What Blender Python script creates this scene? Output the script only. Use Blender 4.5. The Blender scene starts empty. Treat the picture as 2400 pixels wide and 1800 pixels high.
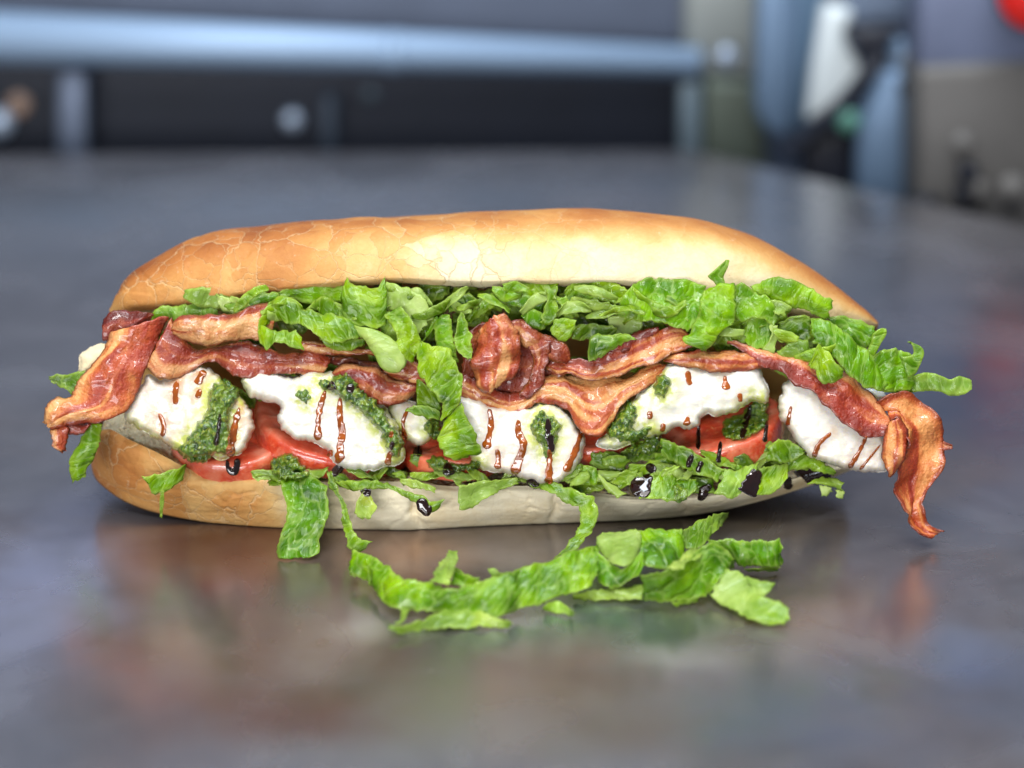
import bpy, math, random
import numpy as np
from mathutils import Vector, noise as mnoise
from mathutils.bvhtree import BVHTree
from mathutils.geometry import delaunay_2d_cdt

scene = bpy.context.scene
COL = scene.collection

# ------------------------------------------------------------------ camera
PITCH = math.radians(20.0)
CAM = np.array([0.0, -0.852, 0.350])
FWD = np.array([0.0, math.cos(PITCH), -math.sin(PITCH)])
UPV = np.array([0.0, math.sin(PITCH), math.cos(PITCH)])
RGT = np.array([1.0, 0.0, 0.0])
LENS, SENSOR = 85.0, 36.0
FPX = 2400.0 * LENS / SENSOR
D0 = 0.871                                  # distance of the sandwich's open face

cd = bpy.data.cameras.new('camera')
cd.lens = LENS; cd.sensor_width = SENSOR; cd.clip_start = 0.01; cd.clip_end = 50
cd.dof.use_dof = True
cd.dof.focus_distance = 0.858
cd.dof.aperture_fstop = 4.0
cd.dof.aperture_blades = 0
cam = bpy.data.objects.new('camera', cd)
cam.location = CAM; cam.rotation_euler = (math.radians(90) - PITCH, 0, 0)
COL.objects.link(cam); scene.camera = cam

# ------------------------------------------------------------------ light
w = bpy.data.worlds.new('World'); scene.world = w; w.use_nodes = True
w.node_tree.nodes['Background'].inputs[0].default_value = (0.70, 0.76, 0.86, 1)
w.node_tree.nodes['Background'].inputs[1].default_value = 0.24

def area(name, loc, target, sx, sy, power, col):
    l = bpy.data.lights.new(name, 'AREA'); l.shape = 'RECTANGLE'; l.size = sx; l.size_y = sy
    l.energy = power; l.color = col
    o = bpy.data.objects.new(name, l); COL.objects.link(o); o.location = loc
    o.rotation_euler = (Vector(target) - Vector(loc)).to_track_quat('-Z', 'Y').to_euler()
    return o
area('ceiling_light', (0.05, -0.50, 1.35), (0, 0.0, 0.04), 1.2, 0.45, 7, (1.0, 0.985, 0.96))
area('highlight_strip', (-0.15, -0.85, 1.25), (0, 0, 0.05), 1.0, 0.05, 8, (1.0, 0.99, 0.97))  # added narrow lamp that gives the wet leaves sharp highlights
area('front_fill_light', (-0.45, -1.75, 0.36), (0, 0, 0.03), 1.1, 0.45, 20, (0.98, 0.985, 1.0))  # added fill lamp behind the camera, lifts the front faces
area('ceiling_light_far', (0.2, 0.10, 1.6), (0.0, 0.45, 0.0), 1.4, 0.3, 20, (0.80, 0.90, 1.0))

vs = scene.view_settings
vs.view_transform = 'Standard'; vs.look = 'None'; vs.exposure = 0.15; vs.gamma = 1.0
vs.use_curve_mapping = False
scene.cycles.use_denoising = True
scene.cycles.max_bounces = 6
scene.cycles.diffuse_bounces = 3
scene.cycles.glossy_bounces = 3
scene.cycles.transmission_bounces = 4
scene.cycles.adaptive_threshold = 0.025
scene.cycles.transparent_max_bounces = 6
scene.cycles.caustics_reflective = False
scene.cycles.caustics_refractive = False
scene.cycles.sample_clamp_indirect = 6

# ------------------------------------------------------------------ helpers
def ray(px, py):
    return RGT * ((px - 1200) / FPX) + UPV * ((900 - py) / FPX) + FWD
def P(px, py, d):                           # point at d millimetres behind the open face
    return CAM + ray(px, py) * (D0 + d / 1000.0)
def G(px, py, z):                           # point at z millimetres above the counter
    r = ray(px, py)
    return CAM + r * ((z / 1000.0 - CAM[2]) / r[2])
def PY(px, py, y):                          # point in the upright plane at depth y (metres)
    r = ray(px, py)
    return CAM + r * ((y - CAM[1]) / r[1])
CROPS = {'A': (80, 680, 2.765), 'B': (580, 640, 2.765), 'C': (980, 640, 2.765), 'D': (1380, 580, 2.765),
         'E': (1780, 680, 2.765), 'F': (600, 1080, 3.16), 'G': (1200, 1080, 3.16), 'H': (240, 460, 2.212),
         'P': (0, 0, 1.0)}
def cx(c, x, y):
    ox, oy, k = CROPS[c]
    return ox + x / k, oy + y / k

def srgb(r, g, b):
    f = lambda c: (c / 255 / 12.92) if c / 255 <= 0.04045 else ((c / 255 + 0.055) / 1.055) ** 2.4
    return (f(r), f(g), f(b), 1.0)

def nz(p, f, s=0.0, oct=2):
    v = Vector((p[0] * f + s * 7.31, p[1] * f - s * 3.17, p[2] * f + s * 1.73))
    return mnoise.fractal(v, 0.9, 2.1, oct) if oct > 1 else mnoise.noise(v)
def noise_arr(pts, f, s=0.0, oct=2):
    sh = pts.shape[:-1]; q = pts.reshape(-1, 3)
    return np.array([nz(p, f, s, oct) for p in q]).reshape(sh)

def catmull(pts, n, t=None):
    pts = np.asarray(pts, float); m = len(pts)
    if t is None:
        seg = np.linalg.norm(np.diff(pts[:, :2], axis=0), axis=1) + 1e-9
        t = np.concatenate([[0], np.cumsum(seg)]); t /= t[-1]
    # cubic hermite with finite-difference tangents
    tan = np.zeros_like(pts)
    tan[0] = (pts[1] - pts[0]) / (t[1] - t[0]); tan[-1] = (pts[-1] - pts[-2]) / (t[-1] - t[-2])
    for i in range(1, m - 1):
        a = (pts[i] - pts[i - 1]) / (t[i] - t[i - 1]); b = (pts[i + 1] - pts[i]) / (t[i + 1] - t[i])
        wa = t[i + 1] - t[i]; wb = t[i] - t[i - 1]
        tan[i] = (a * wa + b * wb) / (wa + wb)
    q = np.linspace(0, 1, n); out = np.zeros((n, pts.shape[1]))
    idx = np.clip(np.searchsorted(t, q, side='right') - 1, 0, m - 2)
    for k in range(n):
        i = idx[k]; h = t[i + 1] - t[i]; s = (q[k] - t[i]) / h
        out[k] = ((2*s**3 - 3*s**2 + 1) * pts[i] + (s**3 - 2*s**2 + s) * h * tan[i]
                  + (-2*s**3 + 3*s**2) * pts[i+1] + (s**3 - s**2) * h * tan[i+1])
    return out

def grid_normals(g):
    du = np.gradient(g, axis=0); dv = np.gradient(g, axis=1)
    n = np.cross(du, dv); n /= (np.linalg.norm(n, axis=2, keepdims=True) + 1e-12)
    return n

def make_obj(name, verts, faces, mat, parent=None, uv=None, attrs=None, smooth=True):
    verts = np.asarray(verts, float)
    mn, mx = verts.min(0), verts.max(0)
    org = np.array([(mn[0]+mx[0])/2, (mn[1]+mx[1])/2, mn[2]])
    me = bpy.data.meshes.new(name)
    me.from_pydata([tuple(v) for v in (verts - org)], [], faces)
    if smooth:
        me.polygons.foreach_set('use_smooth', [True] * len(me.polygons))
    if uv is not None:
        l = me.uv_layers.new(name='UVMap')
        vi = np.zeros(len(me.loops), int); me.loops.foreach_get('vertex_index', vi)
        l.data.foreach_set('uv', np.asarray(uv, float)[vi].ravel())
    for k, a in (attrs or {}).items():
        at = me.attributes.new(k, 'FLOAT', 'POINT'); at.data.foreach_set('value', np.asarray(a, float))
    me.materials.append(mat)
    o = bpy.data.objects.new(name, me); COL.objects.link(o)
    o.location = org
    if parent is not None:
        o.parent = parent
        o.location = org - np.array(WORLD_ORG.get(parent.name, (0, 0, 0)))
    WORLD_ORG[o.name] = org
    return o
WORLD_ORG = {}

def tag(o, label, cat, group=None, kind=None):
    o['label'] = label; o['category'] = cat
    if group: o['group'] = group
    if kind: o['kind'] = kind
    return o
def empty(name, loc):
    e = bpy.data.objects.new(name, None); e.empty_display_size = 0.01; COL.objects.link(e)
    e.location = loc; WORLD_ORG[e.name] = np.array(loc, float); return e

# ------------------------------------------------------------------ materials
def new_mat(name):
    m = bpy.data.materials.new(name); m.use_nodes = True
    nt = m.node_tree; nt.nodes.clear()
    out = nt.nodes.new('ShaderNodeOutputMaterial')
    bs = nt.nodes.new('ShaderNodeBsdfPrincipled')
    nt.links.new(bs.outputs[0], out.inputs[0])
    return m, nt, bs, out
class N:
    """small node-graph writer"""
    def __init__(s, nt): s.nt = nt
    def n(s, t, **kw):
        nd = s.nt.nodes.new(t)
        for k, v in kw.items(): setattr(nd, k, v)
        return nd
    def put(s, sock, v):
        if isinstance(v, bpy.types.NodeSocket): s.nt.links.new(v, sock)
        else: sock.default_value = v
    def coord(s, kind='Object'): return s.n('ShaderNodeTexCoord').outputs[kind]
    def rnd_coord(s, scale=1000.0):
        m = s.n('ShaderNodeVectorMath', operation='MULTIPLY_ADD')
        s.put(m.inputs[0], s.coord()); m.inputs[1].default_value = (scale,) * 3
        oi = s.n('ShaderNodeObjectInfo'); c = s.n('ShaderNodeCombineXYZ')
        a = s.math('MULTIPLY', oi.outputs['Random'], 317.0)
        s.put(c.inputs[0], a); s.put(c.inputs[1], a); s.put(m.inputs[2], c.outputs[0])
        return m.outputs[0]
    def noise(s, vec, scale, detail=3, rough=0.55, dist=0.0):
        t = s.n('ShaderNodeTexNoise'); s.put(t.inputs['Vector'], vec)
        t.inputs['Scale'].default_value = scale; t.inputs['Detail'].default_value = detail
        t.inputs['Roughness'].default_value = rough; t.inputs['Distortion'].default_value = dist
        return t
    def voro(s, vec, scale, feat='DISTANCE_TO_EDGE', rand=1.0):
        t = s.n('ShaderNodeTexVoronoi', feature=feat); s.put(t.inputs['Vector'], vec)
        t.inputs['Scale'].default_value = scale; t.inputs['Randomness'].default_value = rand
        return t
    def ramp(s, fac, stops, interp='LINEAR'):
        r = s.n('ShaderNodeValToRGB'); s.put(r.inputs[0], fac); r.color_ramp.interpolation = interp
        e = r.color_ramp.elements
        while len(e) < len(stops): e.new(0.5)
        for i, (p, c) in enumerate(stops):
            e[i].position = p; e[i].color = c if len(c) == 4 else (*c, 1)
        return r.outputs[0]
    def fr(s, fac, a, b, c=0.0, d=1.0):
        m = s.n('ShaderNodeMapRange', interpolation_type='SMOOTHSTEP'); s.put(m.inputs[0], fac)
        m.inputs[1].default_value = a; m.inputs[2].default_value = b
        m.inputs[3].default_value = c; m.inputs[4].default_value = d
        return m.outputs[0]
    def mix(s, fac, a, b, mode='MIX'):
        m = s.n('ShaderNodeMix', data_type='RGBA', blend_type=mode)
        s.put(m.inputs[0], fac); s.put(m.inputs[6], a); s.put(m.inputs[7], b)
        return m.outputs[2]
    def math(s, op, a, b=0.0, c=0.0):
        m = s.n('ShaderNodeMath', operation=op)
        s.put(m.inputs[0], a); s.put(m.inputs[1], b); s.put(m.inputs[2], c); return m.outputs[0]
    def attr(s, name): return s.n('ShaderNodeAttribute', attribute_name=name).outputs['Fac']
    def uv(s):
        u = s.n('ShaderNodeSeparateXYZ'); s.put(u.inputs[0], s.n('ShaderNodeUVMap', uv_map='UVMap').outputs[0])
        return u.outputs[0], u.outputs[1]
    def warp(s, vec, tex, amt):
        m = s.n('ShaderNodeVectorMath', operation='MULTIPLY_ADD')
        s.put(m.inputs[0], tex.outputs['Color']); m.inputs[1].default_value = (amt,) * 3
        s.put(m.inputs[2], vec); return m.outputs[0]
    def bump(s, h, strength, dist, prev=None):
        b = s.n('ShaderNodeBump'); b.inputs['Strength'].default_value = strength
        b.inputs['Distance'].default_value = dist; s.put(b.inputs['Height'], h)
        if prev is not None: s.put(b.inputs['Normal'], prev)
        return b.outputs[0]

def lettuce_material():
    m, nt, bs, out = new_mat('lettuce'); g = N(nt)
    v = g.rnd_coord()
    oi = g.n('ShaderNodeObjectInfo')
    # leaf coordinates in millimetres, turned by an angle of its own for every shred
    uu, vv = g.uv(); ln = g.n('ShaderNodeCombineXYZ'); g.put(ln.inputs[0], uu); g.put(ln.inputs[1], vv)
    rot = g.n('ShaderNodeVectorRotate', rotation_type='Z_AXIS'); g.put(rot.inputs['Vector'], ln.outputs[0])
    g.put(rot.inputs['Angle'], g.math('MULTIPLY', oi.outputs['Random'], 6.28))
    sc = g.n('ShaderNodeVectorMath', operation='MULTIPLY_ADD'); g.put(sc.inputs[0], rot.outputs[0]); sc.inputs[1].default_value = (0.55, 1.35, 1.0)
    cb = g.n('ShaderNodeCombineXYZ'); g.put(cb.inputs[2], g.math('MULTIPLY', oi.outputs['Random'], 91.0)); g.put(sc.inputs[2], cb.outputs[0])
    lv = sc.outputs[0]
    wv = g.warp(lv, g.noise(lv, 0.22, 2), 4.0)
    veins = g.voro(wv, 0.14).outputs['Distance']
    veins2 = g.voro(wv, 0.36).outputs['Distance']
    vl = g.fr(veins, 0.0, 0.075, 1.0, 0.0)
    vl2 = g.fr(veins2, 0.0, 0.07, 1.0, 0.0)
    big = g.noise(v, 0.075, 3).outputs[0]
    base = g.ramp(big, [(0.28, srgb(60, 104, 0)), (0.5, srgb(118, 162, 0)), (0.72, srgb(180, 210, 8))])
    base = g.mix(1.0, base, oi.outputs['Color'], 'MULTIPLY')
    veincol = g.mix(0.55, base, srgb(196, 224, 120))
    base = g.mix(g.math('MULTIPLY', vl, 0.65), base, veincol)
    base = g.mix(g.math('MULTIPLY', vl2, 0.15), base, veincol)
    pale = g.attr('pale')
    pn = g.noise(v, 0.25, 3).outputs[0]
    pf = g.math('MULTIPLY', pale, g.fr(pn, 0.2, 0.6, 0.8, 1.0))
    palecol = g.ramp(big, [(0.3, srgb(172, 204, 84)), (0.65, srgb(212, 228, 150))])
    base = g.mix(pf, base, palecol)
    edge = g.attr('edge')
    base = g.mix(g.math('MULTIPLY', edge, 0.5), base, srgb(196, 222, 96))
    g.put(bs.inputs['Base Color'], base)
    g.put(bs.inputs['Roughness'], g.fr(g.noise(v, 0.4, 2).outputs[0], 0.3, 0.7, 0.17, 0.42))
    bs.inputs['Specular IOR Level'].default_value = 0.35
    bs.inputs['Coat Weight'].default_value = 0.28; bs.inputs['Coat Roughness'].default_value = 0.06
    smooth = g.math('SUBTRACT', 1.0, g.math('MULTIPLY', pale, 0.7))
    h = g.math('SUBTRACT', g.fr(veins, 0.0, 0.30), g.math('MULTIPLY', vl2, 0.18))
    h = g.math('MULTIPLY', h, smooth)
    nrm = g.bump(h, 0.6, 0.0009)
    g.put(bs.inputs['Normal'], nrm)
    tr = g.n('ShaderNodeBsdfTranslucent')
    g.put(tr.inputs[0], g.mix(0.5, base, srgb(190, 220, 0))); g.put(tr.inputs['Normal'], nrm)
    ms = g.n('ShaderNodeMixShader'); ms.inputs[0].default_value = 0.36
    nt.links.new(bs.outputs[0], ms.inputs[1]); nt.links.new(tr.outputs[0], ms.inputs[2])
    nt.links.new(ms.outputs[0], out.inputs[0])
    return m

def bacon_material():
    m, nt, bs, out = new_mat('bacon'); g = N(nt)
    v = g.rnd_coord()
    uu, vv = g.uv()
    oi = g.n('ShaderNodeObjectInfo')
    cmb = g.n('ShaderNodeCombineXYZ')
    g.put(cmb.inputs[0], g.math('MULTIPLY', uu, 0.03))
    g.put(cmb.inputs[1], g.math('MULTIPLY', g.attr('vn'), 3.0))
    g.put(cmb.inputs[2], g.math('MULTIPLY', oi.outputs['Random'], 53.0))
    st = g.noise(cmb.outputs[0], 1.0, 2, 0.5, 0.5).outputs[0]
    fine = g.noise(v, 0.5, 4, 0.65).outputs[0]
    sh = g.math('ADD', g.math('ADD', st, g.attr('lean')), g.math('MULTIPLY', g.math('SUBTRACT', fine, 0.5), 0.12))
    col = g.ramp(sh, [(0.38, srgb(212, 164, 108)), (0.46, srgb(196, 130, 76)), (0.52, srgb(166, 82, 44)),
                      (0.62, srgb(148, 56, 34)), (0.80, srgb(108, 36, 24))])
    col = g.mix(g.fr(g.noise(v, 0.22, 4).outputs[0], 0.52, 0.70, 0.0, 0.55), col, srgb(178, 92, 40))
    col = g.mix(g.fr(g.noise(v, 0.10, 3).outputs[0], 0.54, 0.70, 0.0, 0.5), col, srgb(112, 46, 28))
    col = g.mix(g.fr(fine, 0.62, 0.78, 0.0, 0.4), col, srgb(226, 170, 116))
    edge = g.attr('edge')
    col = g.mix(g.math('MULTIPLY', edge, g.fr(fine, 0.3, 0.6, 0.4, 0.9)), col, srgb(104, 44, 18))
    col = g.mix(1.0, col, oi.outputs['Color'], 'MULTIPLY')
    g.put(bs.inputs['Base Color'], col)
    g.put(bs.inputs['Roughness'], g.fr(g.noise(v, 0.5, 3).outputs[0], 0.3, 0.7, 0.24, 0.55))
    bs.inputs['Coat Weight'].default_value = 0.5; bs.inputs['Coat Roughness'].default_value = 0.09
    f2 = g.voro(v, 0.9, 'F1').outputs['Distance']
    nrm = g.bump(f2, 0.4, 0.0006, g.bump(fine, 0.6, 0.0013))
    g.put(bs.inputs['Normal'], nrm)
    return m

def mozz_material():
    m, nt, bs, out = new_mat('mozzarella'); g = N(nt)
    v = g.rnd_coord()
    n1 = g.noise(v, 0.14, 4).outputs[0]; st = g.noise(v, 0.28, 5, 0.65, 0.6).outputs[0]
    col = g.ramp(n1, [(0.3, srgb(238, 232, 214)), (0.5, srgb(244, 241, 232)), (0.72, srgb(240, 235, 218))])
    # oil and balsamic that soaked in around the smears and runs
    soak = g.math('MULTIPLY', g.attr('soak'), g.fr(st, 0.34, 0.62, 0.15, 1.0))
    col = g.mix(g.math('MINIMUM', g.math('MULTIPLY', soak, 0.8), 0.8), col, srgb(204, 134, 60))
    oil = g.math('MULTIPLY', g.attr('oil'), g.fr(g.noise(v, 0.35, 4, 0.6).outputs[0], 0.36, 0.6, 0.2, 1.0))
    col = g.mix(g.math('MINIMUM', oil, 0.85), col, srgb(196, 204, 66))
    g.put(bs.inputs['Base Color'], col)
    g.put(bs.inputs['Roughness'], g.fr(st, 0.3, 0.7, 0.22, 0.5))
    bs.inputs['Coat Weight'].default_value = 0.4; bs.inputs['Coat Roughness'].default_value = 0.08
    bs.inputs['Subsurface Weight'].default_value = 0.6
    bs.inputs['Subsurface Radius'].default_value = (0.004, 0.0035, 0.0022)
    bs.inputs['Subsurface Scale'].default_value = 0.6
    # torn curd: stringy fibres plus small pits
    mp = g.n('ShaderNodeMapping'); g.put(mp.inputs[0], v); mp.inputs[2].default_value = (0.3, 0.5, 0.4); mp.inputs[3].default_value = (0.10, 0.35, 0.45)
    fib = g.noise(mp.outputs[0], 1.0, 4, 0.6, 0.8).outputs[0]
    g.put(bs.inputs['Normal'], g.bump(fib, 0.22, 0.0016, g.bump(st, 0.22, 0.0009)))
    return m

def tomato_material():
    m, nt, bs, out = new_mat('tomato'); g = N(nt)
    v = g.rnd_coord()
    skin = g.attr('skin')
    n1 = g.noise(v, 0.10, 4).outputs[0]; n2 = g.noise(v, 0.5, 4).outputs[0]
    flesh = g.ramp(n1, [(0.3, srgb(226, 80, 50)), (0.5, srgb(236, 118, 88)), (0.7, srgb(242, 162, 134))])
    sk = g.ramp(n1, [(0.3, srgb(200, 46, 22)), (0.5, srgb(222, 88, 54)), (0.7, srgb(234, 134, 98))])
    rad = g.attr('rad')
    gel = g.ramp(n2, [(0.35, srgb(206, 44, 24)), (0.6, srgb(222, 78, 40)), (0.75, srgb(236, 168, 96))])
    flesh = g.mix(g.math('MULTIPLY', g.fr(g.math('ADD', rad, g.math('MULTIPLY', n1, 0.2)), 0.78, 0.90, 1.0, 0.0), 0.7), flesh, gel)
    stk = g.noise(v, 0.22, 4, 0.65, 1.2).outputs[0]
    sk = g.mix(g.fr(stk, 0.48, 0.66, 0.0, 0.6), sk, srgb(234, 130, 96))
    sk = g.mix(g.fr(stk, 0.42, 0.30, 0.0, 0.7), sk, srgb(178, 28, 14))
    col = g.mix(skin, flesh, sk)
    col = g.mix(g.fr(n2, 0.6, 0.75, 0, 0.25), col, srgb(246, 190, 160))
    g.put(bs.inputs['Base Color'], col)
    bs.inputs['Roughness'].default_value = 0.2
    bs.inputs['Coat Weight'].default_value = 1.0; bs.inputs['Coat Roughness'].default_value = 0.04
    bs.inputs['Subsurface Weight'].default_value = 0.25
    bs.inputs['Subsurface Radius'].default_value = (0.006, 0.002, 0.001); bs.inputs['Subsurface Scale'].default_value = 0.6
    g.put(bs.inputs['Normal'], g.bump(n2, 0.4, 0.0010))
    return m

def pesto_material():
    m, nt, bs, out = new_mat('pesto'); g = N(nt)
    v = g.rnd_coord()
    c = g.voro(v, 0.95, 'F1')
    sep = g.n('ShaderNodeSeparateColor'); g.put(sep.inputs[0], c.outputs['Color'])
    col = g.ramp(sep.outputs[0], [(0.0, srgb(34, 66, 6)), (0.4, srgb(66, 104, 14)), (0.75, srgb(104, 136, 24)), (1.0, srgb(150, 160, 54))])
    col = g.mix(g.fr(g.noise(v, 0.16, 3).outputs[0], 0.45, 0.7, 0.0, 0.6), col, srgb(120, 146, 20))
    g.put(bs.inputs['Base Color'], col)
    bs.inputs['Roughness'].default_value = 0.3
    bs.inputs['Coat Weight'].default_value = 0.9; bs.inputs['Coat Roughness'].default_value = 0.07
    h = g.noise(v, 0.9, 4, 0.6).outputs[0]
    g.put(bs.inputs['Normal'], g.bump(c.outputs['Distance'], 0.25, 0.0007, g.bump(h, 0.7, 0.0014)))
    return m

def sauce_material(name, col, rough):
    m, nt, bs, out = new_mat(name); g = N(nt)
    v = g.rnd_coord()
    n = g.noise(v, 0.25, 3).outputs[0]
    c2 = tuple(min(1, c * 1.7) for c in col[:3]) + (1,)
    g.put(bs.inputs['Base Color'], g.mix(g.fr(n, 0.35, 0.7), col, c2))
    bs.inputs['Roughness'].default_value = rough
    bs.inputs['Coat Weight'].default_value = 0.8; bs.inputs['Coat Roughness'].default_value = 0.05
    return m

def crust_material():
    m, nt, bs, out = new_mat('bread_crust'); g = N(nt)
    v = g.rnd_coord()
    bake = g.attr('bake'); zone = g.attr('crack')
    n1 = g.noise(v, 0.10, 4).outputs[0]; n2 = g.noise(v, 0.7, 5, 0.65).outputs[0]
    # thin baked skin broken into angular flakes
    wv = g.warp(g.warp(v, g.noise(v, 0.09, 2), 9.0), g.noise(v, 0.7, 2), 1.1)
    c1 = g.voro(wv, 0.050); f1 = g.voro(wv, 0.050, 'F1')
    c2 = g.voro(wv, 0.115); f2 = g.voro(wv, 0.115, 'F1')
    s1 = g.n('ShaderNodeSeparateColor'); g.put(s1.inputs[0], f1.outputs['Color'])
    s2 = g.n('ShaderNodeSeparateColor'); g.put(s2.inputs[0], f2.outputs['Color'])
    brk = g.fr(g.noise(v, 0.05, 2).outputs[0], 0.40, 0.58)
    l1 = g.math('MULTIPLY', g.fr(c1.outputs['Distance'], 0.004, 0.016, 1.0, 0.0), zone)
    l2 = g.math('MULTIPLY', g.math('MULTIPLY', g.fr(c2.outputs['Distance'], 0.006, 0.028, 0.8, 0.0), zone), brk)
    line = g.math('MAXIMUM', l1, l2)
    b = g.math('ADD', bake, g.math('MULTIPLY', g.math('SUBTRACT', n1, 0.5), 0.26))
    b = g.math('ADD', b, g.math('MULTIPLY', g.math('SUBTRACT', n2, 0.5), 0.16))
    b = g.math('ADD', b, g.math('MULTIPLY', g.math('MULTIPLY', g.math('SUBTRACT', s1.outputs[0], 0.5), 0.16), zone))
    b = g.math('ADD', b, g.math('MULTIPLY', g.math('MULTIPLY', g.math('SUBTRACT', s2.outputs[0], 0.5), 0.10), zone))
    col = g.ramp(b, [(0.0, srgb(246, 234, 204)), (0.22, srgb(236, 212, 164)), (0.42, srgb(222, 178, 112)),
                     (0.62, srgb(204, 144, 78)), (0.82, srgb(180, 112, 54)), (1.0, srgb(150, 84, 38))])
    col = g.mix(g.math('MULTIPLY', line, 0.38), col, g.mix(g.fr(bake, 0.2, 0.4), srgb(176, 136, 88), srgb(240, 206, 156)))
    col = g.mix(g.fr(g.noise(v, 0.35, 4, 0.7).outputs[0], 0.60, 0.74, 0.0, 0.35), col, srgb(244, 226, 190))   # flour
    g.put(bs.inputs['Base Color'], col)
    g.put(bs.inputs['Roughness'], g.fr(bake, 0.1, 0.8, 0.8, 0.58))
    bs.inputs['Specular IOR Level'].default_value = 0.35
    h = g.math('SUBTRACT', g.math('MULTIPLY', g.math('ADD', s1.outputs[1], s2.outputs[1]), 0.35), line)
    g.put(bs.inputs['Normal'], g.bump(n2, 0.35, 0.0006, g.bump(g.math('MULTIPLY', h, zone), 0.5, 0.0007, g.bump(g.noise(v, 0.18, 4, 0.6, 0.5).outputs[0], 0.3, 0.0016))))
    return m

def crumb_material():
    m, nt, bs, out = new_mat('bread_crumb'); g = N(nt)
    v = g.rnd_coord()
    c = g.voro(v, 0.55, 'F1').outputs['Distance']; n = g.noise(v, 0.5, 4).outputs[0]
    col = g.ramp(n, [(0.3, srgb(214, 196, 150)), (0.6, srgb(238, 226, 192))])
    g.put(bs.inputs['Base Color'], col); bs.inputs['Roughness'].default_value = 0.85
    bs.inputs['Subsurface Weight'].default_value = 0.15
    bs.inputs['Subsurface Radius'].default_value = (0.004, 0.003, 0.0015)
    g.put(bs.inputs['Normal'], g.bump(c, 0.8, 0.002, g.bump(n, 0.6, 0.002)))
    return m

COUNTER_BACK = G(-3000, 392, 0)[1]
def counter_material():
    m, nt, bs, out = new_mat('counter_steel'); g = N(nt)
    c = g.coord('Generated')                 # spread over the sheet, see COUNTER below
    mp = g.n('ShaderNodeMapping'); g.put(mp.inputs[0], c); mp.inputs[1].default_value = (-1.3, -0.95, 0); mp.inputs[3].default_value = (2.6, 0.95 + COUNTER_BACK, 0.0)
    v = mp.outputs[0]                        # metres, as laid out in the room
    n1 = g.noise(v, 16.0, 4, 0.6, 0.6); n2 = g.noise(v, 30.0, 4, 0.55, 0.3); n3 = g.noise(v, 10.0, 3, 0.5)
    col = g.ramp(n1.outputs[0], [(0.3, srgb(134, 132, 135)), (0.5, srgb(150, 147, 150)), (0.7, srgb(166, 163, 166))])
    wv = g.warp(v, n3, 0.05)
    for (px, py, rx, ry, co, s) in SMUDGES_AND_REFLECTIONS:
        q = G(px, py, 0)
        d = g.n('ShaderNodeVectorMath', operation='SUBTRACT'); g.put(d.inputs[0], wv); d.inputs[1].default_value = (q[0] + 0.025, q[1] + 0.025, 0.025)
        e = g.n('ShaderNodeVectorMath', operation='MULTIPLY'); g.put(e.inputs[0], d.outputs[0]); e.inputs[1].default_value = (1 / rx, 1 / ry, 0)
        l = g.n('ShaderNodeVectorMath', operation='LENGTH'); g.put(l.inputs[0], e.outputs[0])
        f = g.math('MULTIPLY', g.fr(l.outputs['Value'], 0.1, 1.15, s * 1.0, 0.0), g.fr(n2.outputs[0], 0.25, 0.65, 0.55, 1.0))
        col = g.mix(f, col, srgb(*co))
    brown = g.ramp(n2.outputs[0], [(0.3, srgb(124, 106, 96)), (0.55, srgb(148, 132, 122)), (0.75, srgb(164, 154, 146))])
    sx = g.n('ShaderNodeSeparateXYZ'); g.put(sx.inputs[0], v)
    front = g.fr(sx.outputs[1], -0.06, 0.10, 1.0, 0.1)        # browner towards the near side
    brown_patch = g.fr(n3.outputs[0], 0.44, 0.64, 0.0, 0.6)
    col = g.mix(g.math('MULTIPLY', brown_patch, front), col, brown)
    g.put(bs.inputs['Base Color'], col)
    bs.inputs['Metallic'].default_value = 0.8
    g.put(bs.inputs['Roughness'], g.fr(n1.outputs[0], 0.3, 0.7, 0.19, 0.30))
    g.put(bs.inputs['Normal'], g.bump(n1.outputs[0], 0.06, 0.002))
    return m
# pale smudges, plus brown, green and blue reflections painted into the colour: pixel seen at, half-axes in metres, colour, strength
SMUDGES_AND_REFLECTIONS = [(80, 1450, 0.05, 0.10, (196, 196, 220), 0.8), (520, 1330, 0.055, 0.05, (110, 74, 56), 0.85), (900, 1350, 0.05, 0.05, (170, 128, 100), 0.7),
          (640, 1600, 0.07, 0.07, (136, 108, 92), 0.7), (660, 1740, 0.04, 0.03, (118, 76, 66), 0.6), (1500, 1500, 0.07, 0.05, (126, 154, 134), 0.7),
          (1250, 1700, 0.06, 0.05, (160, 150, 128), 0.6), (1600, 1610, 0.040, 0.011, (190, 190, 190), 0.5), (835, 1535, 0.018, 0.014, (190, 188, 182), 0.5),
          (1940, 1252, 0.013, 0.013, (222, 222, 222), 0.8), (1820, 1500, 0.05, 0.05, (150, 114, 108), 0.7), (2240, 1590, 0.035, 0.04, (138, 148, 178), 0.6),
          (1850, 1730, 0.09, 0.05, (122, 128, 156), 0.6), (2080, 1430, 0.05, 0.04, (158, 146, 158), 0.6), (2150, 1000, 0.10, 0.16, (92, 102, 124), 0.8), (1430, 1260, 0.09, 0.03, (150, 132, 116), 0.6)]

def metal(name, col, rough=0.35, metallic=0.8, var=0.25):
    m, nt, bs, out = new_mat(name); g = N(nt)
    n = g.noise(g.coord(), 18.0, 4, 0.6).outputs[0]
    a = tuple(c * (1 - var) for c in col[:3]) + (1,); b = tuple(min(1, c * (1 + var)) for c in col[:3]) + (1,)
    g.put(bs.inputs['Base Color'], g.mix(n, a, b))
    bs.inputs['Metallic'].default_value = metallic; bs.inputs['Roughness'].default_value = rough
    return m

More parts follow.
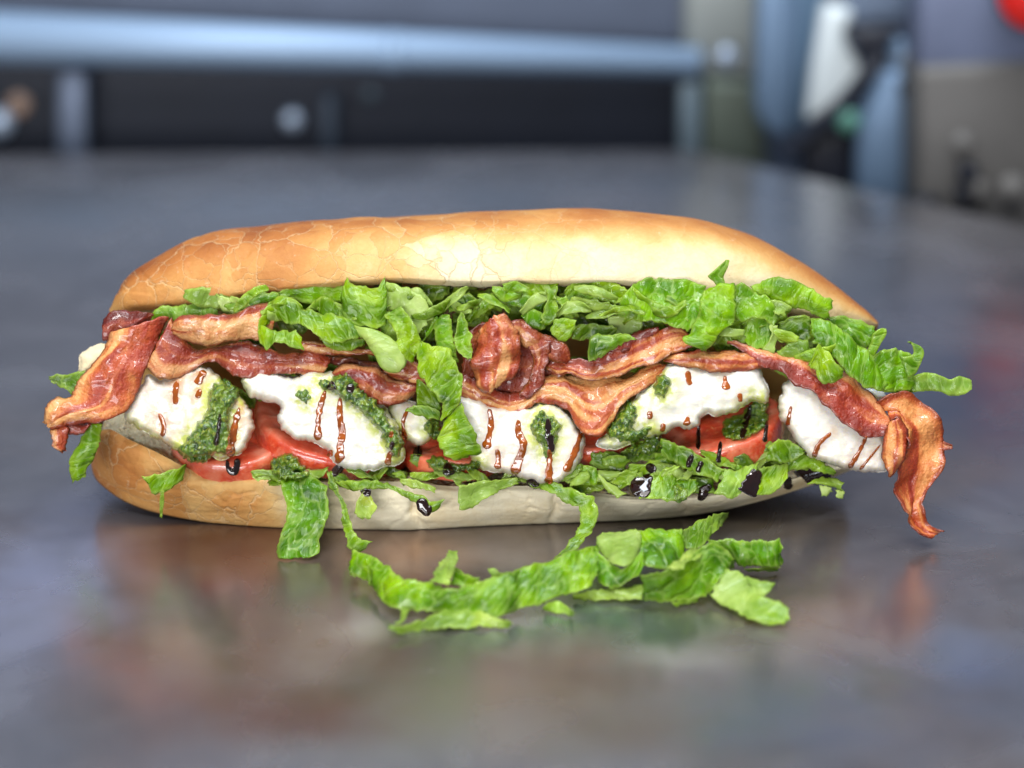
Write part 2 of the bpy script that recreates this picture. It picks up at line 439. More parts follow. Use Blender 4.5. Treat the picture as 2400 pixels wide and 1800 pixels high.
M_LET = lettuce_material(); M_BAC = bacon_material(); M_MOZ = mozz_material(); M_TOM = tomato_material()
M_PES = pesto_material(); M_THIN = sauce_material('balsamic_thin', srgb(136, 66, 14), 0.12)
M_DARK = sauce_material('balsamic_thick', srgb(26, 8, 6), 0.08)
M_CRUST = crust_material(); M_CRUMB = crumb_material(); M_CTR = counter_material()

# ------------------------------------------------------------------ setting: counter and kitchen back
def box_verts(x0, x1, y0, y1, z0, z1):
    v = [(x, y, z) for z in (z0, z1) for y in (y0, y1) for x in (x0, x1)]
    f = [(0, 2, 3, 1), (4, 5, 7, 6), (0, 1, 5, 4), (2, 6, 7, 3), (0, 4, 6, 2), (1, 3, 7, 5)]
    return v, f
def structure(name, verts, faces, mat):
    o = make_obj(name, verts, faces, mat, smooth=False); o['kind'] = 'structure'; return o
def bevel(o, wdt, seg=3):
    b = o.modifiers.new('bevel', 'BEVEL'); b.width = wdt; b.segments = seg; b.limit_method = 'ANGLE'
    o.data.polygons.foreach_set('use_smooth', [True] * len(o.data.polygons))
    return o
def prism(name, poly, y, depth, mat, parent=None, bev=0.006):
    f_ = [PY(a, b, y) for a, b in poly]; n = len(f_)
    cen = np.mean(f_, axis=0)
    verts = f_ + [p + np.array([0, depth, 0]) for p in f_]
    area2 = sum(f_[i][0]*f_[(i+1) % n][2] - f_[(i+1) % n][0]*f_[i][2] for i in range(n))
    faces = [tuple(range(n)), tuple(range(2*n-1, n-1, -1))] + [(i, i+n, (i+1) % n + n, (i+1) % n) for i in range(n)]
    if area2 < 0: faces = [tuple(reversed(q)) for q in faces]
    o = make_obj(name, verts, faces, mat, parent, smooth=False)
    if bev: bevel(o, bev)
    return o

# the steel sheet: its back edge turns a corner right of centre and slopes away to the right
cn = G(1612, 352, 0); r1 = G(2010, 442, 0); dr = (r1 - cn) / (r1 - cn)[0]
lf = np.array([-1.3, COUNTER_BACK, 0]); rr_ = r1 + dr * (1.3 - r1[0]); rr_[0] = 1.3
ring = [(-1.3, -0.95), (1.3, -0.95), (1.3, rr_[1]), (r1[0], r1[1]), (cn[0], cn[1]), (lf[0], lf[1])]
v = [(a, b, 0.0) for a, b in ring] + [(a, b, -0.03) for a, b in ring]; n6 = len(ring)
f = [tuple(range(n6)), tuple(range(2*n6-1, n6-1, -1))] + [(i, i+n6, (i+1) % n6 + n6, (i+1) % n6) for i in range(n6)]
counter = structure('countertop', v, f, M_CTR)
counter['label'] = 'stained brushed steel countertop under the sandwich'; counter['category'] = 'countertop'

M_WALL = metal('back_wall_steel', srgb(96, 106, 126), 0.5, 0.3)
M_NAVY = metal('recess_dark', srgb(26, 32, 46), 0.5, 0.2, 0.35)
M_RAIL = metal('rail_steel', srgb(158, 184, 214), 0.5, 0.2, 0.06)
M_POST = metal('post_steel', srgb(104, 116, 138), 0.45, 0.4)
M_KNOB = metal('knob_steel', srgb(176, 192, 214), 0.35, 0.4)
M_OLIVE = metal('panel_olive', srgb(94, 104, 94), 0.5, 0.3)
M_GREY = metal('panel_grey', srgb(146, 152, 150), 0.5, 0.3)
M_BLUE = metal('panel_blue', srgb(118, 144, 174), 0.42, 0.35, 0.1)
M_WHITE = metal('panel_white', srgb(226, 236, 240), 0.3, 0.0, 0.04)
M_BLACK = metal('strap_black', srgb(22, 26, 40), 0.5, 0.0)
M_BRN = metal('block_grey', srgb(104, 102, 100), 0.55, 0.2, 0.4)
M_RED = metal('red_plastic', srgb(226, 40, 34), 0.35, 0.0, 0.05)
M_STUD = metal('stud_grey', srgb(122, 120, 118), 0.6, 0.1)
M_TAN = metal('tan_knob', srgb(176, 146, 128), 0.5, 0.0)

v, f = box_verts(-1.3, 1.3, -0.2, 0.70, -0.10, -0.06)
structure('lower_shelf', v, f, metal('shelf_dark', srgb(58, 64, 78), 0.5, 0.3))
v, f = box_verts(-1.3, 1.3, 0.66, 0.70, -0.059, 1.3)
structure('back_wall', v, f, M_WALL)
v, f = box_verts(-1.3, 0.105, 0.60, 0.659, -0.059, 0.048)
v = [(a, b, (0.030 if a > 0 else 0.056) if c > 0 else c) for a, b, c in v]
rec = structure('wall_recess', v, f, M_NAVY)

# tapering round-nosed rail along the back of the counter
def bar(name, a, b, ra, rb, mat, parent=None, nseg=24, flat=1.0):
    a = np.array(a); b = np.array(b); ax = (b - a) / np.linalg.norm(b - a)
    e1 = np.cross(ax, [0, 0, 1.0]); e1 /= np.linalg.norm(e1); e2 = np.cross(ax, e1)
    vs_, fs = [], []
    for p, r in ((a, ra), (b, rb)):
        for k in range(nseg):
            t = 2*math.pi*k/nseg; vs_.append(p + e1*math.cos(t)*r*flat + e2*math.sin(t)*r)
    for k in range(nseg):
        fs.append((k, (k+1) % nseg, (k+1) % nseg + nseg, k + nseg))
    fs += [tuple(range(nseg-1, -1, -1)), tuple(range(nseg, 2*nseg))]
    return make_obj(name, vs_, fs, mat, parent)
pa = PY(-500, 70, 0.555); pb = PY(1640, 146, 0.575)
r0 = bar('back_rail', pa, pb, 0.0172, 0.0090, M_RAIL)
tag(r0, 'pale blue steel rail running along the back of the counter', 'rail')
c_ = bar('rail_joint', pa + (pb - pa) * 0.652, pa + (pb - pa) * 0.672, 0.0126, 0.0124, M_RAIL, r0)

def post(px0, px1, py0, py1, y, mat, label):
    o = prism('post', [(px0, py0), (px1, py0), (px1, py1), (px0, py1)], y, 0.012, mat, bev=0.003)
    return tag(o, label, 'post', 'upright posts under the rail')
post(132, 204, 168, 480, 0.572, M_POST, 'blurred grey upright post at the left under the rail')
post(752, 790, 225, 480, 0.585, metal('post_dim', srgb(60, 72, 88), 0.5, 0.3), 'dim narrow upright post under the middle of the rail')
post(1592, 1645, 195, 480, 0.572, metal('post_pale', srgb(118, 136, 148), 0.4, 0.4), 'pale upright post where the rail ends at the right')

def knob(px, py, y, r, mat, label, cat='knob'):
    c = PY(px, py, y); ns, vs_, fs = 28, [], []
    prof = [(0.0, -1.0), (0.6, -0.95), (0.9, -0.7), (1.0, -0.3), (1.0, 0.6)]
    for (q, h) in prof:
        for k in range(ns):
            t = 2*math.pi*k/ns
            vs_.append(c + np.array([math.cos(t)*r*max(q, 0.02), h*r*0.7, math.sin(t)*r*max(q, 0.02)]))
    for i in range(len(prof)-1):
        for k in range(ns):
            fs.append((i*ns+k, (i+1)*ns+k, (i+1)*ns+(k+1) % ns, i*ns+(k+1) % ns))
    fs.append(tuple(range(ns))); fs.append(tuple((len(prof)-1)*ns + k for k in range(ns-1, -1, -1)))
    fs = [tuple(reversed(q)) for q in fs]
    o = make_obj('knob', vs_, fs, mat)
    return tag(o, label, cat, 'knobs on the kitchen back')
knob(685, 282, 0.597, 0.0062, M_KNOB, 'pale round knob in the dark recess left of centre')
knob(-2, 288, 0.597, 0.0090, M_KNOB, 'pale round knob cut by the left edge of the frame')
knob(44, 245, 0.599, 0.0070, M_TAN, 'tan round knob at the far left of the recess')
knob(868, 222, 0.602, 0.0050, metal('knob_dim', srgb(72, 86, 96), 0.5, 0.2), 'dim grey knob under the middle of the rail')
knob(1702, 132, 0.563, 0.0062, M_KNOB, 'pale knob on the grey panel right of the rail')

# side panel and the machine at the right
pan = empty('side_panel', PY(1690, 355, 0.575))
tag(pan, 'grey and olive steel panel right of the rail', 'panel')
prism('upper_sheet', [(1600, -120), (1800, -120), (1790, 190), (1600, 178)], 0.582, 0.02, M_GREY, pan)
prism('lower_sheet', [(1647, 184), (1800, 196), (1800, 480), (1647, 480)], 0.577, 0.02, M_OLIVE, pan)

mc = empty('slicing_machine', PY(1930, 440, 0.515))
tag(mc, 'blurred blue and white steel kitchen machine behind the sandwich at right', 'machine')
prism('side_plate', [(1778, -120), (1872, -120), (1880, 20), (1856, 330), (1790, 312), (1768, 250)], 0.547, 0.02, M_BLUE, mc)
prism('inner_plate', [(1866, -120), (1960, -120), (1930, 60), (1905, 290), (1858, 322)], 0.555, 0.02, metal('plate_slate', srgb(96, 124, 150), 0.535, 0.3), mc)
prism('white_guard', [(1930, 10), (2010, 24), (1978, 90), (2030, 172), (1985, 236), (1888, 296), (1905, 160)], 0.533, 0.02, M_WHITE, mc)
prism('dark_grip', [(1976, 62), (2126, 62), (2108, 118), (2040, 190), (2012, 120)], 0.521, 0.016, M_BLACK, mc)
prism('top_plate', [(1975, -120), (2150, -120), (2140, 50), (1985, 66)], 0.537, 0.02, metal('plate_haze', srgb(120, 136, 160), 0.535, 0.3), mc)
prism('strap', [(2062, 120), (2104, 150), (1990, 268), (1880, 372), (1828, 358), (1940, 268)], 0.517, 0.014, M_BLACK, mc)
prism('base_block', [(1880, 330), (2010, 300), (2000, 560), (1880, 560)], 0.525, 0.02, M_BLACK, mc)
prism('leg_plate', [(2070, 170), (2150, 150), (2130, 620), (2010, 620), (2010, 300)], 0.509, 0.02, M_BLUE, mc)
prism('corner_plate', [(2090, 90), (2160, 90), (2160, 250), (2080, 250)], 0.513, 0.012, metal('plate_mid', srgb(100, 124, 150), 0.4, 0.3), mc)
kb = bar('green_button', PY(1990, 285, 0.509), PY(1990, 285, 0.521), 0.0066, 0.0066, metal('green_plastic', srgb(88, 140, 126), 0.4, 0.0), mc)
bar('bolt', PY(2130, 140, 0.505), PY(2130, 140, 0.515), 0.0062, 0.0062, M_KNOB, mc)
bar('socket', PY(2128, 205, 0.503), PY(2128, 205, 0.515), 0.0055, 0.0055, M_BLACK, mc)

blk = empty('utensil_block', PY(2270, 530, 0.445))
tag(blk, 'blurred grey brown block at the right edge of the counter', 'block')
prism('body', [(2148, 158), (2560, 140), (2560, 720), (2146, 700)], 0.457, 0.06, M_BRN, blk, 0.006)
prism('upper_cover', [(2150, -120), (2560, -120), (2560, 172), (2150, 176)], 0.463, 0.05, metal('cover_slate', srgb(112, 122, 150), 0.5, 0.2), blk, 0.006)
for (a, b, r, mt) in ((2255, 332, 0.0052, M_STUD), (2290, 440, 0.005, M_STUD), (2370, 438, 0.007, M_STUD), (2268, 405, 0.006, M_BLACK), (2256, 452, 0.005, M_BLACK)):
    bar('stud', PY(a, b, 0.445), PY(a, b, 0.457), r, r, mt, blk)
bar('foot', PY(2140, 474, 0.451), PY(2196, 478, 0.451), 0.0045, 0.0045, M_BLACK, blk)
red = bar('red_lid', PY(2430, -18, 0.425), PY(2430, -18, 0.451), 0.020, 0.020, M_RED, None, 40)
tag(red, 'bright red round lid cut by the top right corner', 'lid')
rim_ = bar('rim', PY(2430, -18, 0.435), PY(2430, -18, 0.449), 0.0235, 0.0235, M_POST, red, 40)

# ------------------------------------------------------------------ bread roll
roll = empty('bread_roll', (0.0, 0.0, 0.0))
tag(roll, 'long split white roll with cracked golden crust, holding the filling', 'bread roll')

def plates(pts, scale, seed):
    """cracked-crust plates: distance to the nearest plate edge and a height per plate"""
    dist = np.zeros(len(pts)); hgt = np.zeros(len(pts))
    for i, p in enumerate(pts):
        q = Vector(p) * scale
        q = q + mnoise.noise_vector(q * 1.3 + Vector((seed, 0, 0))) * 0.22 + mnoise.noise_vector(q * 5.0) * 0.05
        ds, ps = mnoise.voronoi(q)
        dist[i] = ds[1] - ds[0]
        hgt[i] = mnoise.noise(ps[0] * 3.7 + Vector((seed, 1.3, 0)))
    return dist, hgt
def sstep(a, b, x):
    t = np.clip((x - a) / (b - a), 0, 1); return t * t * (3 - 2 * t)

TOP = np.array([  # silhouette x,y | front rim x,y | half depth, rim depth (mm)
 (256,724, 258,733, 5,22), (300,655, 296,716, 17,12), (392,594, 392,703, 26,5), (505,545, 511,688, 31,1), (647,527, 647,673, 34,-2),
 (814,517, 814,656, 36,-4), (936,508, 936,650, 38,-5), (1063,502, 1063,657, 38,-6), (1240,494, 1240,656, 38,-6), (1400,492, 1400,655, 38,-6),
 (1540,503, 1530,660, 37,-5), (1680,531, 1660,676, 34,-2), (1800,576, 1770,698, 30,3), (1900,634, 1870,722, 25,8), (1985,693, 1960,744, 18,14),
 (2040,731, 2030,762, 10,20), (2062,752, 2056,764, 4,24)], float)
def build_top():
    nu, nt_ = 520, 110
    S = catmull(TOP, nu)
    verts = []; bake = []; idx = np.arange(nu) / (nu - 1)
    th = np.concatenate([np.linspace(-0.5, 0, 5)[:-1], np.linspace(0, 1, nt_ - 4)])
    outer = np.zeros((nu, nt_, 3)); 
    for i in range(nu):
        tx, ty, rx, ry, Dm, dR = S[i]
        R = P(rx, ry, dR); T = P(tx, ty, dR + Dm)
        H = (T - R) @ UPV; dx = (T - R) @ RGT; D = Dm / 1000
        for j, t in enumerate(th):
            if t < 0:
                a = t * 2                      # rolled lip under the rim, -1..0
                outer[i, j] = R + UPV * (a * 0.0022) + FWD * (a * a * 0.0045)
            else:
                a = t * math.pi; s = math.sin(a); s = max(s, 0) ** 0.82
                c = math.cos(a); c = math.copysign(abs(c) ** 0.9, c)
                drop = 0 if t < 0.5 else -0.012 * (t - 0.5) * 2
                outer[i, j] = R + UPV * (H * s + drop) + FWD * (D * (1 - c)) + RGT * dx * s
    flat = outer.reshape(-1, 3)
    n = grid_normals(outer)
    if n[260, 26] @ FWD > 0: n = -n
    dist, hgt = plates(flat, 46.0, 3.0); dist = dist.reshape(nu, nt_); hgt = hgt.reshape(nu, nt_)
    xs = outer[:, :, 0]; tt = np.broadcast_to(th, (nu, nt_))
    px = np.broadcast_to(S[:, 2][:, None], (nu, nt_))
    crackzone = 0.25 + 0.75 * sstep(1500, 1050, px)
    crack = sstep(0.036, 0.008, dist) * crackzone * sstep(-0.25, 0.2, noise_arr(outer, 26.0, 12.0, 2))
    low = noise_arr(outer, 30.0, 1.0, 2)
    disp = 0.0011 * low + crackzone * (0.0004 * hgt) - 0.0002 * crack
    # ridges where the crown creased while proving
    outer = outer + n * disp[..., None]
    wob = noise_arr(outer, 45.0, 5.0, 2)
    left = sstep(1120, 560, px)
    up = sstep(0.03, 0.34, tt)
    b = 0.15 + 0.60 * up + left * 0.50 * (1 - 0.72 * up) + 0.14 * sstep(1750, 2000, px)
    b = b + wob * 0.10
    return outer, b, crackzone * sstep(1.0, 0.7, tt) + 0 * b, S
outer, bake, crackz, ST = build_top()
def grid_faces(nu, nv, flip=False, off=0):
    fs = []
    for i in range(nu - 1):
        for j in range(nv - 1):
            q = (off + i*nv+j, off + (i+1)*nv+j, off + (i+1)*nv+j+1, off + i*nv+j+1)
            fs.append(tuple(reversed(q)) if flip else q)
    return fs
nu, nv = outer.shape[:2]
fs = grid_faces(nu, nv, False); fs.append(tuple(range(nv))); fs.append(tuple((nu-1)*nv + j for j in range(nv-1, -1, -1)))
top_half = make_obj('top_half', outer.reshape(-1, 3), fs, M_CRUST, roll, attrs={'bake': bake.ravel(), 'crack': crackz.ravel()})
# cut face of the top half
def cut_face(front, back, sag, nvv, seed, name, parent):
    m = len(front); g = np.zeros((m, nvv, 3))
    for j in range(nvv):
        t = j / (nvv - 1)
        g[:, j] = front * (1 - t) + back * t + UPV * (sag * math.sin(math.pi * t))
    g[:, 1:-1] += UPV * (0.0012 * noise_arr(g[:, 1:-1], 220.0, seed, 3)[..., None])
    return make_obj(name, g.reshape(-1, 3), grid_faces(m, nvv), M_CRUMB, parent)
cut_face(outer[:, 0], outer[:, -1], 0.004, 30, 2.0, 'crumb', top_half)
TOPBACK = outer[:, -1].copy()

BOT = np.array([  # rim x,y | lower outline x,y | rim depth mm, height of lower outline above counter mm
 (226,1012, 212,1070, 16,15), (246,1006, 216,1100, 9,11.5), (300,1030, 255,1148, 4,7.5), (365,1060, 330,1188, 1,4), (430,1094, 440,1214, 0,1.5),
 (490,1117, 525,1226, 0,0.5), (560,1113, 600,1233, 0,0.2), (640,1124, 680,1237, 0,0.1), (760,1122, 780,1239, 0,0.1), (880,1128, 880,1241, 0,0.1),
 (960,1131, 960,1242, 0,0.1), (1060,1140, 1080,1235, 0,0.1), (1200,1139, 1200,1229, 0,0.1), (1300,1143, 1300,1226, 0,0.1), (1400,1156, 1400,1221, 1,0.2),
 (1500,1166, 1500,1216, 2,0.4), (1650,1160, 1680,1196, 4,2.0), (1750,1146, 1780,1172, 5,4.5), (1850,1122, 1860,1148, 10,7), (1930,1103, 1940,1121, 15,9), (1990,1090, 1995,1098, 22,11)], float)
def build_bottom():
    nu = 300; S = catmull(BOT, nu)
    nf = 36
    g = []
    for i in range(nu):
        rx, ry, bx, by, dR, zB = S[i]
        R = P(rx, ry, dR); B = G(bx, by, zB)
        W = 0.075 * min(1, 0.12 + 1.3 * math.sin(math.pi * min(1, max(0, (i + 4) / (nu + 8)))))
        row = []
        for j in range(nf):                     # front crust from rim to underside
            t = j / (nf - 1)
            q = R * (1 - t) + B * t
            bulge = (1 - abs(2 * t - 1) ** 2.4) * 0.0034
            lip = math.exp(-(t / 0.08) ** 2) * 0.0016
            q = q - FWD * bulge + FWD * lip + np.array([0, 0, -0.0006]) * (t > 0.9)
            row.append(q)
        for t in (0.02, 0.1, 0.4, 0.7, 0.92):   # underside
            row.append(B + np.array([0, W * t, -0.0]) + np.array([0, 0, -min(B[2], 0.0) ]))
        hz = R[2]
        for t in (0.0, 0.3, 0.6, 0.85, 1.0):    # back
            row.append(np.array([B[0] * (1 - t) + R[0] * t, B[1] + W * (0.97 + 0.05 * math.sin(t * math.pi)), B[2] * (1 - t) + (hz + 0.006) * t]))
        g.append(row)
    g = np.array(g); nv = g.shape[1]
    n = grid_normals(g)
    if n[150, 15] @ FWD > 0: n = -n
    fr = g[:, :nf]
    dist, hgt = plates(fr.reshape(-1, 3), 40.0, 9.0); dist = dist.reshape(nu, nf); hgt = hgt.reshape(nu, nf)
    px = np.broadcast_to(S[:, 0][:, None], (nu, nf)); tt = np.broadcast_to(np.linspace(0, 1, nf), (nu, nf))
    crack = sstep(0.028, 0.006, dist)
    # squeezed folds running along the side
    fold = np.zeros((nu, nf)); 
    for i in range(nu):
        for j in range(nf):
            p = fr[i, j]
            fold[i, j] = mnoise.fractal(Vector((p[0]*32, p[1]*50, p[2]*190)), 0.8, 2.2, 3)
    env = np.sin(np.pi * np.clip(tt, 0, 1)) ** 0.6
    endf = sstep(0, 12, np.minimum(np.arange(nu), nu - 1 - np.arange(nu)))[:, None]
    disp = env * endf * (0.0004 * fold + 0.0003 * hgt - 0.0006 * crack)
    for (cxp, wd, dp) in ((972, 9, 0.0030), (1302, 8, 0.0022), (1590, 6, 0.0012)):      # deep creases
        xx = px + (tt - 0.5) * 26 * np.sin(tt * 7 + cxp)
        disp -= dp * np.exp(-((xx - cxp) / wd) ** 2) * env
    fr2 = fr + n[:, :nf] * disp[..., None]
    fr2[..., 2] = np.maximum(fr2[..., 2], 0.0002)
    g[:, :nf] = fr2
    g[..., 2] = np.maximum(g[..., 2], 0.0002)
    left = sstep(720, 560, px + 60 * (tt - 0.5)); 
    b = np.full((nu, nv), 0.18)
    wob = noise_arr(fr2, 50.0, 8.0, 2)
    b[:, :nf] = -0.02 + 0.10 * tt + left * (0.46 + 0.10 * np.sin(tt * math.pi)) + wob * 0.09 + sstep(420, 230, px) * 0.16 + 0.10 * sstep(1650, 1900, px)
    b[:, nf:] = 0.35
    cr = np.zeros((nu, nv)); cr[:, :nf] = 0.25 + 0.75 * left
    return g, b, cr
gb, bb, cb = build_bottom()
nu, nv = gb.shape[:2]
fs = grid_faces(nu, nv, True); fs.append(tuple(range(nv-1, -1, -1))); fs.append(tuple((nu-1)*nv + j for j in range(nv)))
bottom_half = make_obj('bottom_half', gb.reshape(-1, 3), fs, M_CRUST, roll, attrs={'bake': bb.ravel(), 'crack': cb.ravel()})
cut_face(gb[:, 0], gb[:, -1], -0.006, 30, 4.0, 'crumb', bottom_half)
# hinge: the uncut back of the roll
m = 160; ia = np.linspace(0, len(TOPBACK) - 1, m).astype(int); ib = np.linspace(0, nu - 1, m).astype(int)
hg = np.zeros((m, 14, 3)); t0, t1 = TOPBACK[ia], gb[ib, -1]
for j in range(14):
    t = j / 13; hg[:, j] = t0 * (1 - t) + t1 * t + np.array([0, 0.016 * math.sin(math.pi * t), 0]) * np.sin(np.pi * np.linspace(0, 1, m))[:, None]
make_obj('hinge', hg.reshape(-1, 3), grid_faces(m, 14, True), M_CRUST, roll, attrs={'bake': np.full(m * 14, 0.45), 'crack': np.zeros(m * 14)})


# ------------------------------------------------------------------ filling builders
RNG = random.Random(11)
SURF = []                                   # (object, bvh) for sauces to settle on
def reg(o, verts, faces):
    SURF.append((o, BVHTree.FromPolygons([tuple(v) for v in verts], faces)))
reg(bottom_half, gb.reshape(-1, 3), grid_faces(nu, nv, True))

def ribbon_mesh(crop, st, d=0.0, bulge=1.5, amp=0.5, freq=160.0, jag=0.5, thick=0.6, seed=None, ruffle=0.0, wave=22.0,
                zmode=False, pale=(0, 0), lean=(0, 0), step=0.8, dend=None, fold=0.0, crease=0.0):
    """leaf or strip between two traced edges; depth (or height on the counter) comes with every station"""
    seed = RNG.random() * 100 if seed is None else seed
    n0 = len(st); E1, E2 = [], []
    for k, s in enumerate(st):
        x1, y1 = cx(crop, s[0], s[1]); x2, y2 = cx(crop, s[2], s[3])
        if len(s) >= 6: a, b = s[4], s[5]
        elif zmode: a, b = d
        else:
            dd = d if dend is None else d + (dend - d) * k / (n0 - 1)
            a, b = (dd, dd) if np.isscalar(dd) else dd
        f_ = G if zmode else P
        E1.append(f_(x1, y1, a)); E2.append(f_(x2, y2, b))
    E1, E2 = np.array(E1), np.array(E2)
    mid = (E1 + E2) / 2
    seg = np.linalg.norm(np.diff(mid, axis=0), axis=1) + 1e-6
    t = np.concatenate([[0], np.cumsum(seg)]); L = t[-1]; t = t / L
    wid = np.linalg.norm(E1 - E2, axis=1).max()
    nu_ = int(np.clip(L * 1000 / step, 10, 150)); nv_ = int(np.clip(wid * 1000 / step, 6, 40))
    c1, c2 = catmull(E1, nu_, t), catmull(E2, nu_, t)
    T = np.gradient((c1 + c2) / 2, axis=0); T /= np.linalg.norm(T, axis=1, keepdims=True) + 1e-12
    Wd = c2 - c1; wl = np.linalg.norm(Wd, axis=1, keepdims=True) + 1e-9
    Nn = np.cross(T, Wd / wl); Nn /= np.linalg.norm(Nn, axis=1, keepdims=True) + 1e-9
    sg = np.sign(-(Nn @ FWD)); sg[sg == 0] = 1
    Nn = Nn * sg[:, None]
    for _ in range(3): Nn[1:-1] = (Nn[:-2] + Nn[1:-1] * 2 + Nn[2:]) / 4
    us = np.linspace(0, L * 1000, nu_); vsn = np.linspace(0, 1, nv_)
    j1 = np.array([mnoise.noise(Vector((u * 0.45, seed, 0))) + 0.6 * mnoise.noise(Vector((u * 1.3, seed, 4))) - 0.5 * abs(mnoise.noise(Vector((u * 0.8, seed, 8)))) for u in us]) * jag / 1000
    j2 = np.array([mnoise.noise(Vector((u * 0.45, seed + 9, 0))) + 0.6 * mnoise.noise(Vector((u * 1.3, seed + 9, 4))) - 0.5 * abs(mnoise.noise(Vector((u * 0.8, seed + 9, 8)))) for u in us]) * jag / 1000
    c1 = c1 - Wd / wl * j1[:, None]; c2 = c2 + Wd / wl * j2[:, None]
    g = c1[:, None] * (1 - vsn)[None, :, None] + c2[:, None] * vsn[None, :, None]
    bl = (4 * vsn * (1 - vsn))[None, :] * np.minimum(1, wl[:, 0] * 1000 / 8)[:, None] * bulge / 1000
    if ruffle:
        ev = np.abs(2 * vsn - 1)[None, :] ** 1.5
        ph = np.array([mnoise.noise(Vector((u * 0.08, seed, 7))) * 3 for u in us])[:, None]
        bl = bl + ruffle / 1000 * np.sin(us[:, None] / wave * 2 * math.pi * 2 + ph + (vsn > .5)[None, :] * 1.9) * (0.35 + ev)
    if fold:
        vc = 0.5 + 0.2 * np.array([mnoise.noise(Vector((u * 0.05, seed, 17))) for u in us])[:, None]
        bl = bl + fold / 1000 * (1 - np.abs(vsn[None, :] - vc) / np.maximum(vc, 1 - vc)) * np.minimum(1, wl * 1000 / 7)
    # ends: slightly ragged
    for e, sgn in ((0, -1), (-1, 1)):
        ej = np.array([mnoise.noise(Vector((v_ * nv_ * 0.35, seed + 3, e))) for v_ in vsn]) * jag / 1000 * 1.4
        g[e] += T[e] * (sgn * ej)[:, None]
    g = g + Nn[:, None] * bl[..., None]
    nn = grid_normals(g)
    flip = (np.sum(nn * Nn[:, None], axis=2) < 0); nn[flip] *= -1
    wn = np.minimum(1, wl[:, 0] * 1000 / 6)[:, None]
    g = g + nn * ((amp / 1000) * noise_arr(g, freq, seed, 3) * wn)[..., None]
    if crease:                                  # sharp crumple lines, as in a bent leaf
        rg = 1 - 2.2 * np.abs(noise_arr(g, 75.0, seed + 31, 1))
        rg2 = 0.4 * (1 - 2.2 * np.abs(noise_arr(g, 190.0, seed + 47, 1)))
        g = g + nn * ((crease / 1000) * (rg + rg2) * wn)[..., None]
    nn = grid_normals(g); flip = (np.sum(nn * Nn[:, None], axis=2) < 0); nn[flip] *= -1
    # thickness: a little thinner at the edges
    tk = thick / 1000 * (0.55 + 0.45 * (1 - np.abs(2 * vsn - 1) ** 4))[None, :, None]
    back = g - nn * tk
    g[..., 2] = np.maximum(g[..., 2], 0.0006 + thick / 1000); back[..., 2] = np.maximum(back[..., 2], 0.0004)
    V = np.concatenate([g.reshape(-1, 3), back.reshape(-1, 3)]); off = nu_ * nv_
    flipf = float(np.mean(np.sum(np.cross(np.gradient(g, axis=0), np.gradient(g, axis=1)) * Nn[:, None], axis=2))) < 0
    F = grid_faces(nu_, nv_, flipf) + grid_faces(nu_, nv_, not flipf, off)
    per = [i * nv_ for i in range(nu_)] + [(nu_-1) * nv_ + j for j in range(1, nv_)] + [i * nv_ + nv_-1 for i in range(nu_-2, -1, -1)] + [j for j in range(nv_-2, 0, -1)]
    for k in range(len(per)):
        a, b = per[k], per[(k+1) % len(per)]
        q = (a, a + off, b + off, b); F.append(tuple(reversed(q)) if flipf else q)
    UV = np.stack(np.broadcast_arrays(us[:, None], vsn[None, :] * wl * 1000), -1).reshape(-1, 2)
    vna = np.broadcast_to(vsn[None, :], (nu_, nv_)).ravel()
    un = np.linspace(0, 1, nu_)
    pl = np.broadcast_to((pale[0] + (pale[1] - pale[0]) * un)[:, None], (nu_, nv_)).ravel()
    ln = np.broadcast_to((lean[0] + (lean[1] - lean[0]) * vsn)[None, :], (nu_, nv_)).ravel()
    dmm = np.minimum(np.minimum(vsn, 1 - vsn)[None, :] * wl * 1000, 99)
    ed = np.exp(-(dmm / 0.9) ** 2).ravel()
    return V, F, np.concatenate([UV, UV]), {'pale': np.tile(pl, 2), 'lean': np.tile(ln, 2), 'vn': np.tile(vna, 2), 'edge': np.tile(ed, 2)}

def piece(name, mat, parts, label, cat, group=None, color=(1, 1, 1, 1)):
    Vs, Fs, Us, At, off = [], [], [], {}, 0
    for (V, F, U, A) in parts:
        Vs.append(V); Us.append(U); Fs += [tuple(i + off for i in q) for q in F]; off += len(V)
        for k, a in A.items(): At.setdefault(k, []).append(a)
    V = np.concatenate(Vs)
    o = make_obj(name, V, Fs, mat, None, np.concatenate(Us), {k: np.concatenate(a) for k, a in At.items()})
    o.color = color; tag(o, label, cat, group); reg(o, V, Fs)
    return o

def lettuce(crop, st, label, d=0.0, color=None, extra=(), **kw):
    kw.setdefault('ruffle', 0.35); kw['amp'] = kw.get('amp', 1.0) * 0.6; kw.setdefault('jag', 0.9); kw.setdefault('freq', 120.0); kw.setdefault('thick', 0.28); kw['bulge'] = kw.get('bulge', 1.5) * 0.28
    kw.setdefault('fold', RNG.choice((-1, 1)) * RNG.uniform(0.2, 1.3)); kw.setdefault('crease', 0.65)
    parts = [ribbon_mesh(crop, st, d, **kw)]
    for (st2, d2, kw2) in extra:
        k = dict(kw); k.update(kw2); k['amp'] = min(k['amp'], 1.0); parts.append(ribbon_mesh(crop, st2, d2, **k))
    if color is None:
        s = RNG.uniform(0.82, 1.18); color = (s * RNG.uniform(0.85, 1.15), s, s * RNG.uniform(0.8, 1.1), 1)
    return piece('lettuce_shred', M_LET, parts, label, 'lettuce', 'shredded lettuce', color)

